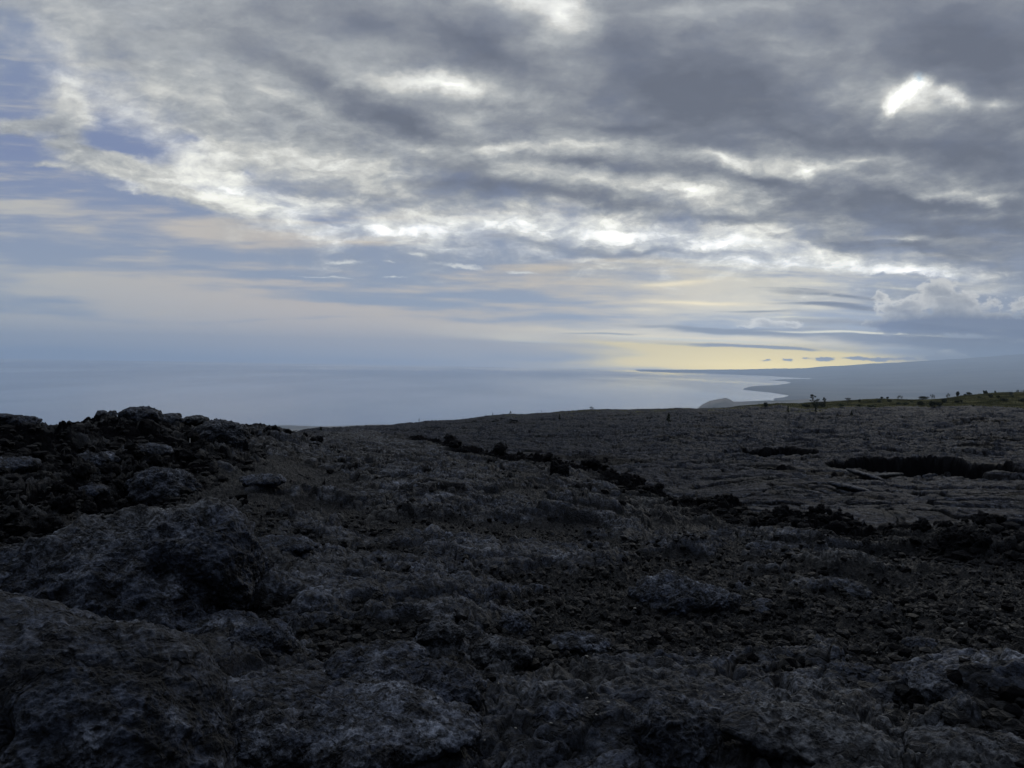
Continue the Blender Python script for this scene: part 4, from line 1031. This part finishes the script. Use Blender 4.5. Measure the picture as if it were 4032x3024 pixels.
plant('thicket_bush', 3238, 1605, 1581, 36, 'bush', 'black bush at the right of the thicket beside the tallest tree', 'bush', seed=5)
plant('shrub', 3177, 1603, 1589, 26, 'bush', 'low round bush touching the foot of the tallest tree on its left', 'bush', seed=6)
plant('young_tree', 3211, 1628, 1604, 13, 'slim', 'dark slim tree on bare lava directly below the thicket', 'tree', seed=7)
plant('young_tree', 3102, 1628, 1597, 11, 'slim', 'dark slim tree on bare lava left of the tallest tree', 'tree', seed=8)
plant('young_tree', 3353, 1638, 1617, 14, 'slim', 'dark bushy little tree on bare lava, right of the thicket', 'tree', seed=9)
plant('young_tree', 2632, 1667, 1628, 26, 'slim', 'broad dark tree on bare lava in the middle of the far sheet', 'tree', seed=10)
plant('young_tree', 2203, 1657, 1632, 15, 'slim', 'dark tree on bare lava below the bare shrub on the skyline', 'tree', seed=11)
plant('ohia_tree', 3338, 1590, 1566, 20, 'flat', 'umbrella-shaped small tree on the skyline right of the thicket', 'tree', seed=12)
plant('shrub', 3015, 1602, 1581, 24, 'bush', 'round black bush where the grass begins, left of the tallest tree', 'bush', seed=13)
for i, (x, yb, yt, w, st, lab) in enumerate([
    (1648, 1662, 1647, 8, 'slim', 'first small tree on the low skyline, above pale shrubs'), (1910, 1641, 1633, 6, 'slim', 'tiny tree on the skyline just left of the dense pointed one'),
    (1937, 1641, 1623, 9, 'slim', 'dense pointed small tree on the skyline, tallest of the middle ones'), (2006, 1636, 1618, 8, 'tree', 'thin wind-bent tree on the skyline right of the pointed one'),
    (2128, 1624, 1616, 6, 'slim', 'tiny lone sprig on the skyline between the bent tree and the bare shrub'), (1820, 1650, 1643, 6, 'slim', 'tiny sprig on the skyline left of the pointed tree'), (2325, 1614, 1599, 18, 'flat', 'bare spreading shrub with see-through crown on the skyline'),
    (1262, 1696, 1682, 7, 'slim', 'small dark sprig on the skyline beside the left ridge')]):
    plant('skyline_tree', x, yb, yt, w, st, lab, 'tree', dist=SKY_D if x > 1400 else 70, seed=20 + i, group='small trees along the low skyline')
for i, (x, yb, yt, w, lab) in enumerate([(1600, 1672, 1661, 34, 'pale grey shrub on the low skyline, left of a small tree'), (1625, 1674, 1662, 40, 'wide pale grey shrub under the first small skyline tree'), (1300, 1697, 1684, 40, 'grey-green shrub in the lowest dip of the skyline'),
                                 (1335, 1696, 1686, 40, 'grey-green shrub right of its twin in the lowest dip of the skyline'), (1418, 1692, 1682, 14, 'small grey shrub right of the lowest dip')]):
    plant('pale_shrub', x, yb, yt, w, 'bush', lab, 'bush', dist=380 if x > 1500 else 320, mat=ML_PALE if i < 2 else ML_GREEN, seed=40 + i)
HB = [(3165, 1600, 1588, 22, 'g'), (3384, 1583, 1571, 11, 'd'), (3462, 1585, 1575, 17, 'd'), (3501, 1583, 1573, 21, 'd'), (3472, 1567, 1562, 16, 'd'), (3495, 1566, 1562, 11, 'd'), (3538, 1592, 1583, 22, 'g'), (3564, 1594, 1583, 27, 'g'),
      (3625, 1597, 1576, 30, 'd'), (3634, 1574, 1558, 48, 'd'), (3668, 1601, 1577, 34, 'd'), (3697, 1600, 1580, 30, 'd'), (3718, 1586, 1567, 26, 'd'), (3772, 1549, 1540, 16, 'd'), (3815, 1550, 1543, 24, 'd'), (3768, 1586, 1575, 18, 'd'),
      (3785, 1582, 1575, 10, 'd'), (3800, 1557, 1551, 12, 'd'), (3902, 1565, 1552, 22, 'd'), (3881, 1551, 1540, 18, 'd'), (3955, 1579, 1567, 36, 'd'), (3981, 1553, 1542, 16, 'd'), (4026, 1582, 1568, 26, 'd'), (3930, 1566, 1557, 16, 'g'), (3985, 1562, 1555, 14, 'g'), (3855, 1566, 1561, 14, 'g'),
      (3310, 1602, 1588, 26, 'g'), (3385, 1602, 1590, 40, 'g'), (3430, 1604, 1594, 40, 'g'), (3590, 1584, 1579, 12, 'g'), (3830, 1600, 1594, 12, 'g')]
HL = ['low green bush just left of the tallest tree', 'round dark bush on the hill crest right of the umbrella-shaped tree', 'small dark bush left of the flat dark one on the hillside', 'flat dark bush on the hillside left of a pale tree', 'thin dark bush on the hill crest, left of two', 'thin dark bush on the hill crest, right of two',
      'dull green bush at the foot of the hill, left of a wider one', 'wide dull green bush at the foot of the hill', 'square-looking black bush at the foot of the hill', 'widest black bush high on the hillside', 'largest black bush at the foot of the hill, left half of a pair', 'black bush adjoining the largest one on its right', 'dark bush just above the black pair',
      'small round black bush on the hill crest', 'long low dark bush on the hill crest right of the round one', 'small dark bush midway up the slope, left of a tiny one', 'tiny dark bush midway up the slope', 'small dark bush right under the crest', 'dark bush near the right end of the crest', 'dark bush among the bare trees on the crest',
      'wide flat dark bush on the right hillside', 'dark bush on the crest at the right', 'dark bush cut off by the right edge', 'low green bush left of the wide flat dark one', 'low green bush above the wide flat dark one', 'low green bush on the upper right slope', 'low green bush below the umbrella-shaped tree',
      'broad green bush at the lava margin, left of another', 'broad green bush at the lava margin, right of another', 'small green bush left of the widest black bush', 'small green bush at the lava margin, right part of the hill']
for i, ((x, yb, yt, w, c), lab) in enumerate(zip(HB, HL)):
    plant('hill_bush', x, yb, yt, w, 'bush', lab, 'bush', group='bushes on the grassy hill', mat=ML_GREEN if c == 'g' else ML_DARK, dist=None, seed=60 + i)
for i, (x, yt, w, st, lab) in enumerate([(3535, 1555, 20, 'flat', 'pale flat-topped tree on the hill crest, leftmost of three'), (3663, 1550, 16, 'flat', 'pale little tree on the hill crest above the widest black bush'), (3724, 1546, 14, 'flat', 'faint little tree on the hill crest right of the pale one'),
                              (3866, 1537, 9, 'tree', 'bare thin tree on the crest, left of a twin'), (3874, 1537, 9, 'tree', 'bare thin tree on the crest, right of its twin'), (3908, 1538, 9, 'tree', 'thin tree on the crest left of the hedge-like row'),
                              (3940, 1540, 34, 'bush', 'low block of scrub beginning the row at the right end of the crest'), (3975, 1538, 40, 'bush', 'second block of scrub in the row at the right end of the crest'), (4005, 1534, 34, 'bush', 'third block of scrub in the row at the right end of the crest'), (4024, 1531, 26, 'flat', 'spreading tree at the right edge of the crest')]):
    plant('crest_tree', x, 0, yt, w, st, lab, 'tree' if st != 'bush' else 'bush', dist=398, mat=ML_PALE if i < 3 else ML_DARK, seed=110 + i, group='trees and scrub along the hill crest')

# grass tufts over the hill and between the far plates
def build_grass():
    m = leaf_mat('dry_grass', (.020, .023, .010), (.065, .062, .032))
    rs = np.random.RandomState(5); n = 16000
    D = rs.uniform(215, 430, n); A = rs.uniform(az_of(1400), az_of(4300), n)
    X = np.sin(A) * D; Y = np.cos(A) * D; z, k, gq, o = ground(X, Y)
    ok = gq > .55; X, Y, z = X[ok], Y[ok], z[ok]; n = len(X); nb = 5
    a = rs.rand(n, nb) * 6.28; r_ = rs.uniform(.02, .22, (n, nb)); hh = rs.uniform(.18, .5, (n, nb)); w = .03
    bx = X[:, None] + np.cos(a) * r_ * .5; by = Y[:, None] + np.sin(a) * r_ * .5
    tx = X[:, None] + np.cos(a) * (r_ + .15); ty = Y[:, None] + np.sin(a) * (r_ + .15)
    P0 = np.stack([bx - np.sin(a) * w, by + np.cos(a) * w, z[:, None] - .05 + 0 * a], -1); P1 = np.stack([bx + np.sin(a) * w, by - np.cos(a) * w, z[:, None] - .05 + 0 * a], -1); P2 = np.stack([tx, ty, z[:, None] + hh], -1)
    V_ = np.stack([P0, P1, P2], 2).reshape(-1, 3)
    tag(link('grass', mesh_np('grass', V_, None, np.arange(len(V_)).reshape(-1, 3), smooth_=False), m), kind='stuff')
build_grass()
